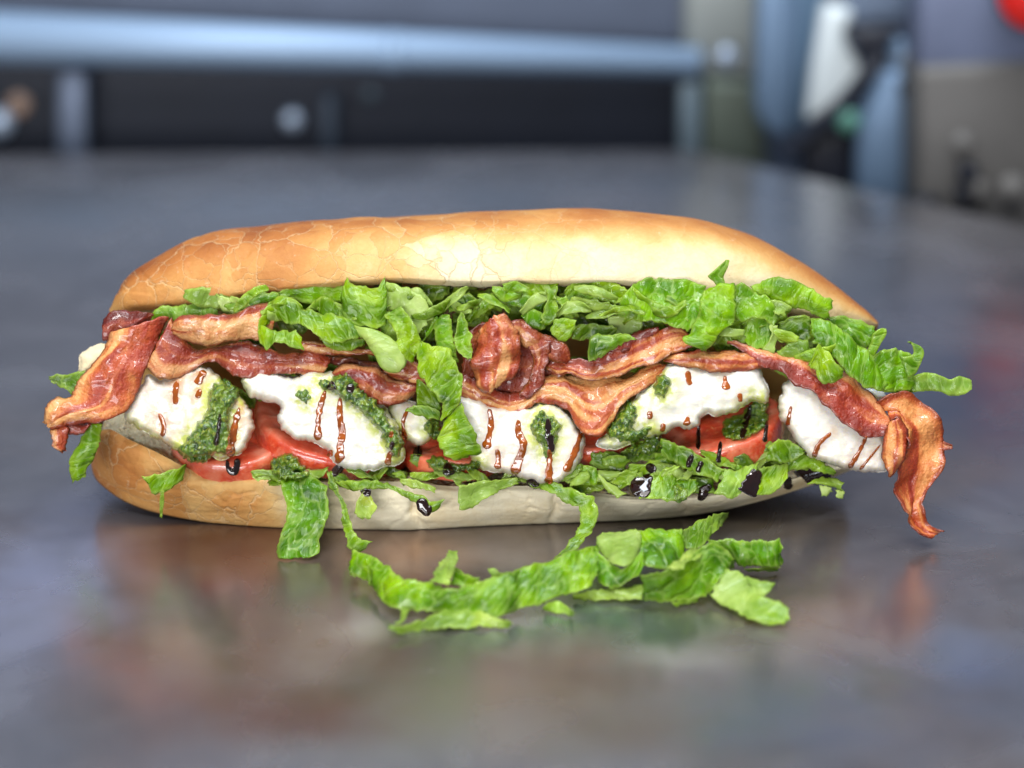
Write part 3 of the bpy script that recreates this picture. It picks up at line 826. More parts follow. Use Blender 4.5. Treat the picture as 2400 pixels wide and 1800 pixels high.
def bacon(crop, st, label, d=-6.0, color=(1, 1, 1, 1), extra=(), **kw):
    kw.setdefault('thick', 0.9); kw.setdefault('ruffle', 0.8); kw.setdefault('amp', 0.9); kw.setdefault('crease', 0.55); kw.setdefault('jag', 0.5); kw.setdefault('freq', 110.0)
    parts = [ribbon_mesh(crop, st, d, **kw)]
    for (st2, d2, kw2) in extra:
        k = dict(kw); k.update(kw2); parts.append(ribbon_mesh(crop, st2, d2, **k))
    return piece('bacon_strip', M_BAC, parts, label, 'bacon', 'bacon strips', color)

def smooth_loop(pts, n):
    pts = np.asarray(pts, float); m = len(pts)
    ext = np.concatenate([pts[-3:], pts, pts[:4]])
    seg = np.linalg.norm(np.diff(ext, axis=0), axis=1) + 1e-9
    t = np.concatenate([[0], np.cumsum(seg)])
    a, b = t[3], t[3 + m]
    full = catmull(ext, 4 * n, t / t[-1]); q = np.linspace(0, t[-1], 4 * n)
    s = np.linspace(a, b, n, endpoint=False)
    return np.stack([np.interp(s, q, full[:, 0]), np.interp(s, q, full[:, 1])], 1)

def fill_outline(loop, spacing):
    """triangulated inside of a closed 2-D outline, with distance to the outline"""
    n = len(loop); mn, mx = loop.min(0), loop.max(0)
    gx, gy = np.meshgrid(np.arange(mn[0], mx[0], spacing), np.arange(mn[1], mx[1], spacing * 0.87))
    gx = gx + (np.arange(gx.shape[0]) % 2)[:, None] * spacing / 2
    q = np.stack([gx.ravel(), gy.ravel()], 1)
    a = loop; b = np.roll(loop, -1, 0)
    inside = np.zeros(len(q), bool)
    for i in range(n):
        c = ((a[i, 1] > q[:, 1]) != (b[i, 1] > q[:, 1]))
        with np.errstate(divide='ignore', invalid='ignore'):
            xi = (b[i, 0] - a[i, 0]) * (q[:, 1] - a[i, 1]) / (b[i, 1] - a[i, 1]) + a[i, 0]
        inside ^= c & (q[:, 0] < xi)
    q = q[inside]
    def dist(p):
        ab = b - a; ap = p[:, None] - a[None]
        t = np.clip((ap * ab).sum(2) / ((ab * ab).sum(1) + 1e-9), 0, 1)
        return np.linalg.norm(ap - ab * t[..., None], axis=2).min(1)
    dq = dist(q); q = q[dq > spacing * 0.45]; dq = dq[dq > spacing * 0.45]
    allp = np.concatenate([loop, q])
    r = delaunay_2d_cdt([Vector(p) for p in allp], [], [list(range(n))], 1, 1e-5)
    pts = np.array([tuple(p) for p in r[0]]); faces = [tuple(f_) for f_ in r[2]]
    dd = dist(pts)
    border = dd < 1e-3
    return pts, faces, dd, border

def slab(name, crop, outline, d, thick, R, mat, parent=None, amp=0.6, freq=150.0, spacing=5.0, bulge=0.0, on=None, H=0.0,
         tilt=(0, 0), attrs=None, n=None, lump=0.0, rag=0.0, flat=False):
    """rounded body with a traced outline: a cheese slice, or (on=...) a sauce that lies on what is under it"""
    pts = np.array([cx(crop, *p) for p in outline])
    per = np.linalg.norm(np.diff(np.concatenate([pts, pts[:1]]), axis=0), axis=1).sum()
    loop = smooth_loop(pts, n or int(max(24, per / spacing)))
    if rag:
        ctr = loop.mean(0); sd_ = RNG.random() * 90; nl = len(loop)
        tg = np.roll(loop, -1, 0) - np.roll(loop, 1, 0); tg /= np.linalg.norm(tg, axis=1, keepdims=True) + 1e-9
        am = np.array([mnoise.noise(Vector((q[0] * 0.05, q[1] * 0.05, sd_))) + 0.7 * mnoise.noise(Vector((q[0] * 0.14, q[1] * 0.14, sd_))) for q in loop])
        loop = loop + np.stack([-tg[:, 1], tg[:, 0]], 1) * (am * rag)[:, None]
    p2, fc, dd, border = fill_outline(loop, spacing)
    mm = D0 / FPX * 1000                     # mm per pixel at the open face
    prof = np.sqrt(np.clip(1 - (1 - np.clip(dd * mm / R, 0, 1)) ** 2, 0, 1))
    c0 = p2.mean(0); far = dd.max() + 1e-6
    base = np.full(len(p2), float(d or 0)) + (p2 - c0) @ np.array(tilt)
    seed = RNG.random() * 50
    if on is not None:
        base = settle(p2, d, on)
        if flat:                                # a drop levels itself out
            Am = np.column_stack([p2 - c0, np.ones(len(p2))]); base = np.minimum(Am @ np.linalg.lstsq(Am, base, rcond=None)[0], base + 0.8) - 0.35
        front = base - 0.12 - H * prof; back = base + 0.8
    else:
        front = base - thick * 0.5 * prof - bulge * sstep(0, 1, dd / far); back = base + thick * 0.5 * prof
    nn = len(p2)
    fv = np.array([P(x, y, k) for (x, y), k in zip(p2, front)]); bv = np.array([P(x, y, k) for (x, y), k in zip(p2, back)])
    na = noise_arr(fv, freq, seed, 4) * amp / 1000 * (0.25 + 0.75 * prof)
    if on is None:                              # torn curd: folds with sharp valleys
        na = na + (0.5 - np.abs(noise_arr(fv, 85.0, seed + 5, 2))) * 0.8 * amp / 1000 * prof
    if lump:
        cell = np.array([min(mnoise.voronoi(Vector(p) * 620.0 + Vector((seed, 0, 0)))[0]) for p in fv])
        na = na + (0.45 - cell) * lump / 1000 * (0.3 + 0.7 * prof)
    fv = fv - FWD * na[:, None]
    V = np.concatenate([fv, bv]); V[:, 2] = np.maximum(V[:, 2], 0.0005)
    def ccw(f_):
        a_, b_, c_ = (p2[i] for i in f_[:3]); return (b_[0]-a_[0])*(c_[1]-a_[1]) - (b_[1]-a_[1])*(c_[0]-a_[0]) < 0
    F = []
    for f_ in fc:
        f1 = f_ if ccw(f_) else tuple(reversed(f_))
        F.append(tuple(f1)); F.append(tuple(i + nn for i in reversed(f1)))
    # wall round the outline
    cnt = {}
    for f_ in F[::2]:
        for k in range(len(f_)):
            e = (f_[k], f_[(k+1) % len(f_)]); cnt[e] = cnt.get(e, 0) + 1
    for (a_, b_) in cnt:
        if (b_, a_) not in cnt: F.append((b_, a_, a_ + nn, b_ + nn))
    at = {k: (fn(p2, dd) if callable(fn) else np.full(nn, fn)) for k, fn in (attrs or {}).items()}
    o = make_obj(name, V, F, mat, parent, None, {k: np.tile(a, 2) for k, a in at.items()})
    reg(o, V, F)
    return o

def cast(px, py, objs=None):
    r = ray(px, py); L = np.linalg.norm(r); best = None
    for o, bv in SURF:
        if objs is not None and o not in objs: continue
        h = bv.ray_cast(Vector(CAM), Vector(r / L), 3.0)
        if h[0] is not None:
            dep = h[3] / L
            if best is None or dep < best[0]: best = (dep, o)
    return best
def settle(p2, dflt, on):
    out = np.full(len(p2), np.nan); objs = None if on == 'any' else on
    for i, (x, y) in enumerate(p2):
        h = cast(x, y, objs)
        if h: out[i] = (h[0] - D0) * 1000
    ok = ~np.isnan(out)
    if not ok.any(): return np.full(len(p2), float(dflt))
    med = np.median(out[ok]) if dflt is None else dflt
    out[~ok] = np.nan
    bad = np.isnan(out) | (np.abs(out - med) > 7)
    good = np.where(~bad)[0]
    if len(good) == 0: return np.full(len(p2), float(med))
    for i in np.where(bad)[0]:
        k = good[np.argmin(((p2[good] - p2[i]) ** 2).sum(1))]; out[i] = out[k]
    return out

def near_lines(p2, lines):
    """pixel distance from points to the nearest of some polylines"""
    best = np.full(len(p2), 1e3)
    for ln in lines:
        a = np.array(ln[:-1]); b = np.array(ln[1:]); ab = b - a
        t = np.clip(((p2[:, None] - a) * ab).sum(2) / ((ab * ab).sum(1) + 1e-9), 0, 1)
        best = np.minimum(best, np.linalg.norm(p2[:, None] - a - ab * t[..., None], axis=2).min(1))
    return best
def mozz(crop, outline, d, label, soak=0.75, **kw):
    kw.setdefault('thick', 14); kw.setdefault('R', 2.6); kw['amp'] = kw.get('amp', 1.1) * 0.68; kw['bulge'] = kw.get('bulge', 0) * 0.6; kw.setdefault('freq', 100.0); kw.setdefault('rag', 5.0)
    dz = [[cx(c, *q) for q in ln] for c, ln, w_ in THIN]
    pz = [[cx(c, *q) for q in ol + ol[:1]] for c, ol, h_ in PESTO]
    soakf = lambda p, dd: np.clip(soak * (0.85 * np.exp(-(near_lines(p, dz) / 20.0) ** 2) + 0.55 * np.exp(-dd / 10.0)) + max(0, soak - 0.6), 0, 1)
    oilf = lambda p, dd: np.exp(-(near_lines(p, pz) / 22.0) ** 2)
    o = slab('mozzarella_slice', crop, outline, d, mat=M_MOZ, attrs={'soak': soakf, 'oil': oilf}, spacing=4.0, **kw)
    return tag(o, label, 'mozzarella', 'mozzarella slices')

def host(px, py):
    h = cast(px, py); return h[1] if h else None
def top_of(o):
    while o.parent is not None and o.parent != roll: o = o.parent
    return o
def pesto(crop, outline, H=2.2, on=None, dflt=None, name='pesto_smear'):
    c = cx(crop, *np.mean(outline, axis=0)); h = None
    hs = [host(*cx(crop, *p)) for p in outline] + [host(*c)] * 3
    hs = [q for q in hs if q is not None]
    h = max(set(hs), key=hs.count) if hs else None
    par = top_of(h) if h else None
    o = slab(name, crop, outline, dflt, 2, 2.0, M_PES, par, amp=1.5, freq=380.0, spacing=3.0, on='any', H=H * 1.35, lump=1.3, rag=9.0)
    return o
def drizzle(crop, line, wd, dark=False, H=0.2, name='balsamic_drizzle'):
    """thin run of syrup: a rounded streak that follows whatever it runs over"""
    pts = np.array([cx(crop, *p) for p in line]); k = CROPS[crop][2]; w0 = wd / k / 2 * (1.4 if dark and H >= 1.0 else 1.15)
    n = max(8, int(np.linalg.norm(np.diff(pts, axis=0), axis=1).sum() / 3))
    c = catmull(pts, n) if len(pts) > 1 else pts
    T = np.gradient(c, axis=0); T /= np.linalg.norm(T, axis=1, keepdims=True) + 1e-9; Np = np.stack([-T[:, 1], T[:, 0]], 1)
    sd = RNG.random() * 60; s = np.linspace(0, 1, n)
    ww = w0 * np.array([1 + 0.5 * mnoise.noise(Vector((i * 0.3, sd, 0))) for i in range(n)]) * (0.7 + 0.25 * s + 0.35 * np.exp(-((s - 0.93) / 0.1) ** 2))
    ww = ww * np.sqrt(np.clip(1 - np.abs(2 * s - 1) ** (2.2 if dark and H >= 1.0 else 8), 0.05, 1))
    if dark and H >= 1.0: ww = ww * 1.35
    loop = np.concatenate([c + Np * ww[:, None], (c - Np * ww[:, None])[::-1]])
    if dark and H >= 1.0: H *= 0.5; drop = True
    else: drop = False
    mid = c[n // 2]; h = host(*mid)
    if h is None: return None
    par = top_of(h)
    outl = [tuple((np.array(p) - np.array(CROPS[crop][:2])) * k) for p in loop[::2]]
    o = slab(name, crop, outl, None, 1, max(0.7, w0 * 0.30), M_DARK if dark else M_THIN, par, amp=0.0, freq=200, spacing=2.4, on='any', H=H, flat=drop)
    return o

def tomato(crop, cxy, a, b, rot, d_front, thick, label):
    """a round slice: skin around the rim, wet flesh on the cut faces"""
    k = CROPS[crop][2]; mm = D0 / FPX; Rr = a / k * mm
    phi = math.asin(b / a); r_ = math.radians(rot)
    ex = RGT * math.cos(r_) - UPV * math.sin(r_); ey0 = UPV * math.cos(r_) + RGT * math.sin(r_)
    nrm = ey0 * math.cos(phi) - FWD * math.sin(phi); ey = ey0 * math.sin(phi) + FWD * math.cos(phi)
    x, y = cx(crop, *cxy); c = P(x, y, d_front + Rr * 1000 * math.cos(phi))
    ns, rings = 96, 14; T = thick / 1000
    prof = [(i / rings, T / 2 + (0.0006 if i < rings else 0)) for i in range(rings)]
    for q in np.linspace(-1, 1, 9): prof.append((1 - 0.035 * abs(q) ** 5, -q * T / 2))
    prof += [(1 - i / rings, -T / 2) for i in range(1, rings + 1)]
    V, A, RD = [], [], []
    for (q, h) in prof:
        for s in range(ns):
            t = 2 * math.pi * s / ns
            rr = Rr * max(q, 0.01) * (1 + 0.025 * math.sin(3 * t + a) + 0.015 * math.sin(5 * t))
            gel = 0.0
            if 0.3 < q < 0.85 and h > T * 0.4: gel = -0.0012 * max(0, math.sin(t * 5 + a)) * math.sin((q - 0.3) / 0.55 * math.pi)
            p = c + ex * math.cos(t) * rr + ey * math.sin(t) * rr + nrm * (h + gel)
            V.append(p); RD.append(q); A.append(1.0 if q > 0.935 and abs(h) < T * 0.49 else 0.0)
    V = np.array(V); V = V + (nrm * 0.0008)[None] * noise_arr(V, 90.0, a, 2)[:, None]
    F = []
    for i in range(len(prof) - 1):
        for s in range(ns): F.append((i*ns+s, (i+1)*ns+s, (i+1)*ns+(s+1) % ns, i*ns+(s+1) % ns))
    F.append(tuple(range(ns))); F.append(tuple((len(prof)-1)*ns + s for s in range(ns-1, -1, -1)))
    V[:, 2] = np.maximum(V[:, 2], 0.002)
    o = make_obj('tomato_slice', V, F, M_TOM, None, None, {'skin': np.array(A), 'rad': np.array(RD)})
    reg(o, V, F)
    return tag(o, label, 'tomato', 'tomato slices')

# traced outlines of the pesto (thickness mm) and runs of thin balsamic (width)
PESTO = [
 ('A', [(1130,650),(1240,580),(1320,640),(1330,700),(1280,760),(1260,850),(1265,1050),(1180,1070),(1120,1115),(1000,1105),(928,1030),(980,970),(1050,870),(1110,800)], 4.0),
 ('B', [(530,690),(620,658),(700,690),(720,750),(780,790),(880,870),(920,950),(920,1000),(960,990),(1005,1060),(1005,1150),(950,1200),(915,1150),(875,1060),(800,960),(720,880),(640,830),(560,770)], 2.8),
 ('C', [(760,920),(800,885),(850,930),(905,955),(912,1030),(885,1080),(880,1150),(835,1185),(785,1110),(750,1060),(735,1000)], 1.8),
 ('D', [(205,1080),(270,990),(312,1050),(305,1120),(280,1165),(400,1170),(365,1230),(260,1262),(180,1252),(128,1200)], 2.4),
 ('D', [(425,900),(475,828),(522,870),(522,920),(482,975),(440,940)], 2.2),
 ('D', [(875,1130),(960,1080),(1050,1010),(1070,965),(1150,1000),(1172,1060),(1142,1150),(1080,1212),(980,1252),(900,1242),(866,1190)], 3.0),
 ('D', [(245,1310),(330,1255),(460,1222),(475,1290),(400,1335),(280,1345)], 2.4),
 ('B', [(145,1230),(220,1178),(300,1180),(350,1230),(395,1290),(362,1345),(280,1335),(200,1335),(150,1290)], 3.4),
 ('B', [(1160,1210),(1220,1180),(1300,1210),(1400,1230),(1500,1225),(1490,1265),(1380,1290),(1310,1310),(1230,1270),(1170,1250)], 2.2),
 ('B', [(330,780),(390,760),(420,800),(380,850),(340,830)], 0.7),
 ('B', [(460,700),(530,690),(560,740),(500,760),(470,740)], 1.2),
 ('A', [(560,850),(620,880),(700,930),(760,970),(800,1040),(720,1010),(640,950),(570,890)], 2.0),
 ('B', [(1160,950),(1230,950),(1260,1000),(1240,1060),(1190,1070),(1160,1010)], 2.0),
 ('D', [(540,1560),(600,1530),(640,1570),(620,1640),(560,1640)], 0.9),
]
THIN = [
 ('A', [(1105,520),(1075,570),(1058,610)], 46),
 ('A', [(1075,640),(1060,700)], 36),
 ('A', [(925,590),(915,660),(918,740)], 38),
 ('A', [(1330,760),(1300,880),(1280,980),(1270,1085)], 46),
 ('A', [(810,800),(840,880),(830,950)], 28),
 ('B', [(505,760),(465,900),(455,1085)], 38),
 ('B', [(600,805),(600,950),(615,1040),(602,1110),(600,1170),(582,1235)], 46),
 ('B', [(540,1145),(535,1190)], 36),
 ('B', [(925,1155),(905,1245)], 40),
 ('B', [(935,1025),(930,1065)], 30),
 ('B', [(1045,870),(1010,960),(1022,1080)], 28),
 ('C', [(460,880),(472,950),(440,1140)], 44),
 ('C', [(510,1140),(520,1200),(512,1270)], 34),
 ('C', [(650,950),(650,1030),(682,1100),(650,1220),(618,1312)], 50),
 ('C', [(855,1130),(850,1250),(845,1368)], 46),
 ('C', [(1062,1020),(1020,1150),(955,1290)], 40),
 ('D', [(640,800),(652,892)], 38),
 ('D', [(880,830),(890,922)], 42),
 ('D', [(975,945),(988,1000)], 30),
 ('D', [(392,1060),(402,1112)], 34),
 ('D', [(640,1095),(635,1155)], 40),
 ('D', [(482,1140),(480,1195)], 34),
 ('E', [(205,750),(180,880)], 24),
 ('E', [(465,925),(385,1000),(350,1090)], 30),
 ('E', [(695,945),(645,1050),(580,1155)], 30),
 ('E', [(785,1000),(720,1080),(650,1165)], 16),
]

ORD = ['first', 'second', 'third', 'fourth', 'fifth', 'sixth', 'seventh', 'eighth', 'ninth', 'tenth', 'eleventh', 'twelfth', 'thirteenth', 'fourteenth', 'fifteenth', 'sixteenth', 'seventeenth', 'eighteenth', 'nineteenth', 'twentieth']
def nth(k):
    return ORD[k] if k < 20 else ('twenty', 'thirty', 'forty', 'fifty', 'sixty')[(k + 1) // 10 - 2] + ('-' + ORD[(k + 1) % 10 - 1] if (k + 1) % 10 else 'th').replace('yth', 'ieth')
# ------------------------------------------------------------------ tomato slices
tomato('A', (1290, 1010), 400, 190, -6, -2, 8.5, 'pale red tomato slice under the leftmost mozzarella slice')
tomato('B', (560, 1020), 560, 235, 14, -4, 8.5, 'largest red tomato slice, under the mozzarella with two long drizzles')
tomato('B', (1340, 1170), 330, 120, 2, -3, 7.0, 'dull brownish tomato slice low behind the long hanging lettuce leaf')
tomato('C', (1150, 1120), 240, 90, -4, 0, 8.0, 'small tomato slice showing just right of the pointed bacon')
tomato('D', (860, 1190), 410, 190, -12, -3, 9.5, 'bright red tomato slice with dark streaks under the right hand mozzarella')

# ------------------------------------------------------------------ mozzarella slices
m1 = mozz('A', [(580,800),(620,700),(700,600),(740,555),(830,580),(960,535),(1090,490),(1200,560),(1250,600),(1340,690),(1400,770),(1425,860),(1400,980),(1320,1070),(1230,1100),(1130,1080),(1000,1090),(900,1020),(780,960),(680,900),(600,850)],
          -3, 'leftmost mozzarella slice, stained brown, with a thick pesto band', soak=0.85, tilt=(-0.012, 0.0), bulge=2.0)
m3 = mozz('B', [(915,870),(1050,820),(1130,880),(1200,950),(1200,1060),(1110,1115),(1040,1085),(990,1030),(935,980)], 1,
          'small mozzarella slice peeking out left of the hanging lettuce leaf', soak=0.6, thick=12)
m2 = mozz('B', [(-40,690),(60,650),(180,640),(300,670),(420,630),(490,640),(580,650),(690,690),(790,760),(890,850),(950,950),(1000,1060),(1022,1180),(985,1240),(900,1262),(800,1282),(680,1280),(600,1255),(540,1210),(500,1140),(400,1095),(300,1075),(225,1020),(188,940),(215,880),(120,835),(20,800)],
          -4, 'large torn mozzarella slice with two long brown drizzles and pesto down its right side', soak=0.30, bulge=2.5, amp=1.5)
m4 = mozz('C', [(250,800),(400,820),(560,870),(700,860),(850,830),(920,860),(985,930),(1040,1000),(1080,1080),(1065,1180),(1005,1290),(910,1362),(800,1368),(700,1335),(620,1312),(500,1290),(400,1262),(350,1200),(300,1000)],
          -4, 'broad mozzarella slice in the middle below the pointed bacon', soak=0.55, bulge=2.0)
m5 = mozz('D', [(130,1160),(230,1020),(350,920),(430,840),(500,760),(640,760),(800,775),(1000,770),(1105,780),(1150,880),(1175,960),(1150,1010),(1080,1000),(960,1062),(840,1092),(765,1072),(722,1130),(690,1172),(560,1172),(460,1222),(330,1242),(240,1292),(130,1312),(45,1280),(60,1235),(110,1205)],
          -4, 'long ragged mozzarella slice right of centre above the bright red tomato', soak=0.35, bulge=2.5, amp=1.5)
m6 = mozz('E', [(125,700),(160,600),(220,560),(330,600),(450,700),(560,800),(700,900),(800,940),(850,1000),(830,1060),(822,1170),(720,1177),(590,1166),(500,1142),(400,1110),(330,1082),(250,1000),(180,900),(130,840)],
          -1, 'rightmost mozzarella slice, greyish, under the long red bacon strip', soak=0.5, bulge=2.0)
m7 = mozz('E', [(540,560),(600,540),(680,620),(790,650),(830,690),(760,730),(690,680),(610,640)], 2,
          'sliver of mozzarella behind the bacon near the right end', soak=0.2, thick=8, R=2.5)

# ------------------------------------------------------------------ lettuce low in the roll
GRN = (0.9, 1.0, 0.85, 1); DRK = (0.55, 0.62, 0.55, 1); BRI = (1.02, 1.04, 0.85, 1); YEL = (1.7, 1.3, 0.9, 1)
lettuce('A', [(90,555,105,590),(190,548,170,625),(300,520,255,675),(420,560,380,700)], 'pointed dark green lettuce tip poking out at the far left', -3, color=DRK)
lettuce('A', [(330,860,440,850),(325,940,428,960),(255,1060,410,1020),(228,1130,385,1085),(235,1200,335,1165),(250,1255,322,1205)], 'short green lettuce strip hanging below the left bacon', -7, dend=-4, color=GRN)
lettuce('A', [(690,1205,745,1262),(760,1198,752,1312),(850,1178,820,1317),(930,1150,900,1275),(985,1130,965,1240)], 'small green lettuce scrap lying on the brown lower crust', -12, color=BRI, dend=-7,
        extra=[([(815,1300,842,1300),(812,1390,842,1390),(815,1470,830,1475)], -13.5, dict(jag=0.2, amp=0.2, ruffle=0))])
lettuce('A', [(1400,1180,1430,1210),(1480,1160,1500,1200),(1560,1170,1580,1250),(1640,1200,1620,1260)], 'bit of lettuce under the pale left tomato slice', -6)
hang = lettuce('F', [(175,120,400,110,-8,-8),(195,220,515,190,-12,-12),(225,320,532,290,-13,-13),(228,400,542,400,-14,-14),(200,500,512,480,-15,-15),(172,600,472,600,-16.5,-16.5),(153,685,455,690,-18,-18),(175,728,410,722,-18.5,-18.5)],
        'broad wet lettuce leaf topped with pesto hanging over the lower bread', color=(0.72, 0.95, 0.7, 1), bulge=2.5, amp=1.6, jag=0.8)
twist = lettuce('F', [(515,90,560,90,-8,-8),(550,200,602,195,-11,-11),(618,300,662,315,-12,-12),(638,380,682,385,-13,-13),(640,440,702,448,-13,-13.5),(668,560,735,535,-14,-15),(690,645,800,590,-16,-17),(760,680,885,598,-17,-18)],
        'thin twisted lettuce strand dropping from the roll to the pile', color=(0.7, 0.8, 0.55, 1), amp=0.7)
curlF = lettuce('F', [(585,150,620,195,-9,-9),(700,145,720,225,-11,-12),(830,145,805,212,-12,-13),(950,158,955,212,-12,-13),(1060,205,1075,255,-12,-13),(1180,240,1165,300,-13,-13),(1252,268,1232,330,-13,-14),(1305,305,1285,378,-14,-14),(1405,285,1330,365,-15,-14)],
        'curled lettuce strip with a dark edge lying on the lower bread rim', color=(0.8, 0.85, 0.6, 1))
lettuce('F', [(790,232,832,232),(752,310,872,290),(738,390,887,360),(762,425,850,432)], 'small folded lettuce scrap stuck on the pale lower bread', -13, color=YEL, pale=(0.2, 0.5))
lettuce('F', [(1495,180,1500,362),(1565,168,1572,362),(1680,148,1682,292),(1800,138,1792,232),(1945,125,1935,172)], 'pale lettuce strip folded over the lower rim near the middle', -11.5, dend=-7, color=BRI, pale=(0.5, 0.2))
lettuce('F', [(1060,130,1090,180),(1160,140,1170,200),(1260,170,1260,220),(1335,200,1325,235)], 'thin lettuce sliver under the dull tomato slice', -9, color=YEL, pale=(0.4, 0.4))
ribbonG = lettuce('G', [(200,200,300,150,-9,-9),(330,270,400,190,-12,-11),(420,330,505,228,-13,-13),(495,352,612,282,-14,-14),(505,410,640,362,-15,-15),(495,470,632,452,-16,-16),(478,525,592,515,-18,-18),(432,590,552,585,-21,-21),(400,660,482,648,-24,-24),(310,722,402,705,-27,-27)],
        'curved lettuce ribbon bending from the lower bread down to the pile', color=BRI, amp=0.9, bulge=1.0)
L1 = lettuce('D', [(330,1632,400,1462,-11,-6),(480,1642,505,1432,-12,-6),(600,1645,622,1490,-12,-6),(700,1565,702,1500,-11,-7)], 'ragged green lettuce piece on the lower rim beside two dark drops', color=GRN)
L2 = lettuce('D', [(470,1235,465,1345),(600,1285,560,1400),(740,1355,682,1462),(875,1440,832,1512)], 'dark lettuce leaf sloping below the bright red tomato', -8, color=(0.7, 0.8, 0.7, 1))
L3 = lettuce('D', [(815,1605,880,1450,-11,-7),(945,1622,1000,1430,-11,-7),(1065,1500,1100,1395,-9,-7)], 'pale lettuce leaf left of the biggest dark drop', color=(1.0, 1.1, 1.0, 1), pale=(0.3, 0.2))
L4 = lettuce('D', [(1060,1612,1090,1430,-9,-6),(1180,1600,1190,1410,-8,-5),(1290,1500,1290,1400,-6,-4)], 'lettuce leaf right of the biggest dark drop', color=BRI)
L5 = lettuce('D', [(1145,1372,1160,1295),(1250,1402,1230,1240),(1345,1382,1330,1268),(1405,1342,1385,1300)], 'light green leaf tucked under the rightmost mozzarella', -6, color=BRI)
lettuce('D', [(55,1465,70,1500),(150,1535,120,1575),(245,1595,190,1628)], 'pale yellow lettuce rib on the lower bread rim', -9, color=YEL, pale=(0.9, 0.7))
lettuce('D', [(465,1485,480,1435),(530,1462,540,1415),(585,1420,570,1408)], 'tiny oval lettuce scrap under the dark sloping leaf', -12, color=BRI, pale=(0.3, 0.2))
L6 = lettuce('D', [(90,1405,95,1365),(200,1425,180,1345),(265,1395,250,1350)], 'small dark green lettuce curl right of the small tomato', -7, color=DRK)
lettuce('C', [(950,1340,1000,1230),(1075,1375,1080,1245),(1160,1375,1160,1255)], 'flat green lettuce bit under the small tomato slice', -6, color=(0.8, 1.0, 0.7, 1))
L7 = lettuce('D', [(240,1450,260,1400),(330,1500,350,1400),(440,1480,450,1380),(520,1440,520,1350)], 'lettuce bit behind the dark drops on the lower rim', -4, color=GRN)
L8 = lettuce('E', [(180,1180,170,1080),(300,1160,290,1060),(400,1180,400,1110),(480,1200,490,1160)], 'green lettuce bit below the rightmost mozzarella', -3, color=GRN)
lettuce('E', [(320,1260,340,1230),(430,1270,440,1215),(540,1310,545,1245)], 'small lettuce end sticking out under the right end', 2, color=GRN, pale=(0, 0.3),
        extra=[([(385,1270,400,1330),(430,1270,440,1330),(470,1280,470,1310)], 1, dict(pale=(1, 1), amp=0.3)), ([(490,1290,500,1340),(540,1300,545,1345)], 1, dict(pale=(1, 1), amp=0.3))])

# crumbly tip of the roll showing behind the left bacon
slab('end_crust', 'A', [(285,490),(298,425),(360,372),(440,345),(520,380),(480,470),(400,520),(335,555),(292,545)], 8, 12, 4.0, M_CRUST, roll, amp=0.8, attrs={'bake': 0.16, 'crack': 0.6}, rag=4.0)
# small shreds that pad the lower rim
k = -1
for (x0, x1, y0, y1, n_) in ((600, 1330, 1118, 1108, 16), (1270, 1990, 1128, 1060, 34)):
    for q_ in range(n_):
        k += 1; t_ = (q_ + RNG.uniform(-0.3, 0.3)) / (n_ - 1); px = x0 + (x1 - x0) * t_; right = x0 > 1200
        py = y0 + (y1 - y0) * max(0, t_ * 1.4 - 0.4) + RNG.uniform(-26 if right else -6, 24 if right else 8)
        an = RNG.uniform(-0.9, 0.9); ln = RNG.uniform(22, 46); wd = RNG.uniform(8, 18 if right else 11); c_, s_ = math.cos(an), math.sin(an); st = []
        dd = RNG.uniform(-7, -3) + (max(0, px - 1600) * 0.03)
        for q in (-1, -0.4, 0.3, 1):
            bx, by = px + c_ * ln * q, py + s_ * ln * q + RNG.uniform(-5, 5); ww = wd * (0.5 if abs(q) == 1 else 1)
            st.append((bx + s_ * ww, by - c_ * ww, bx - s_ * ww, by + c_ * ww, dd, dd - RNG.uniform(0, 3)))
        sh = RNG.uniform(0.5, 1.05); pl = RNG.choice((0, 0, 0.3, 0.7))
        lettuce('P', st, nth(k) + ' from the left of the small shreds padding the lower bread rim', color=(sh, sh, sh * 0.8, 1), pale=(pl, pl * 0.5), amp=0.7)
lettuce('D', [(200,1330,210,1400),(300,1270,310,1390),(400,1240,420,1380),(500,1240,510,1360)], 'dark lettuce leaf under the left tip of the right hand mozzarella', 0, color=(0.6, 0.7, 0.5, 1))
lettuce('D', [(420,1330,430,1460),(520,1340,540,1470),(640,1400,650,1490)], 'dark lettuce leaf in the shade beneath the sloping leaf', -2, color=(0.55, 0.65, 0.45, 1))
lettuce('D', [(10,1330,20,1430),(110,1320,120,1450),(230,1350,240,1460)], 'lettuce leaf behind the small dark curl on the lower rim', -2, color=(0.8, 0.85, 0.6, 1))
lettuce('D', [(560,1500,570,1590),(680,1490,690,1600),(800,1490,820,1590)], 'lettuce leaf between the dark drops on the lower rim', -3, color=(0.75, 0.85, 0.55, 1))
# ------------------------------------------------------------------ bacon strips
bacon('A', [(440,190,445,330),(500,135,520,325),(620,138,600,285),(775,150,750,190)], 'dark red bacon flap folded behind the left bacon strip', -3, color=(0.8, 0.62, 0.7, 1), lean=(0.15, 0.15))
bacon('A', [(500,280,870,168,-8,-8),(440,410,800,330,-9,-8),(360,500,745,470,-10,-9),(285,600,695,580,-11,-10),(235,695,600,775,-12,-11),(150,705,430,855,-12,-12),(75,770,230,885,-13,-12),(66,850,112,915,-13,-13)],
      'broad shiny red bacon strip draped down over the left end', color=(1.3, 1.12, 0.95, 1), bulge=3.0, ruffle=1.0, wave=40, lean=(-0.06, 0.12), 
      extra=[([(105,900,235,880),(112,960,215,950),(120,1010,205,1000),(180,1045,200,1042)], -11, dict(jag=1.0, bulge=0.5)), ([(200,930,240,860),(300,935,330,870),(325,925,400,850)], -9, dict(lean=(0.25, 0.25)))])
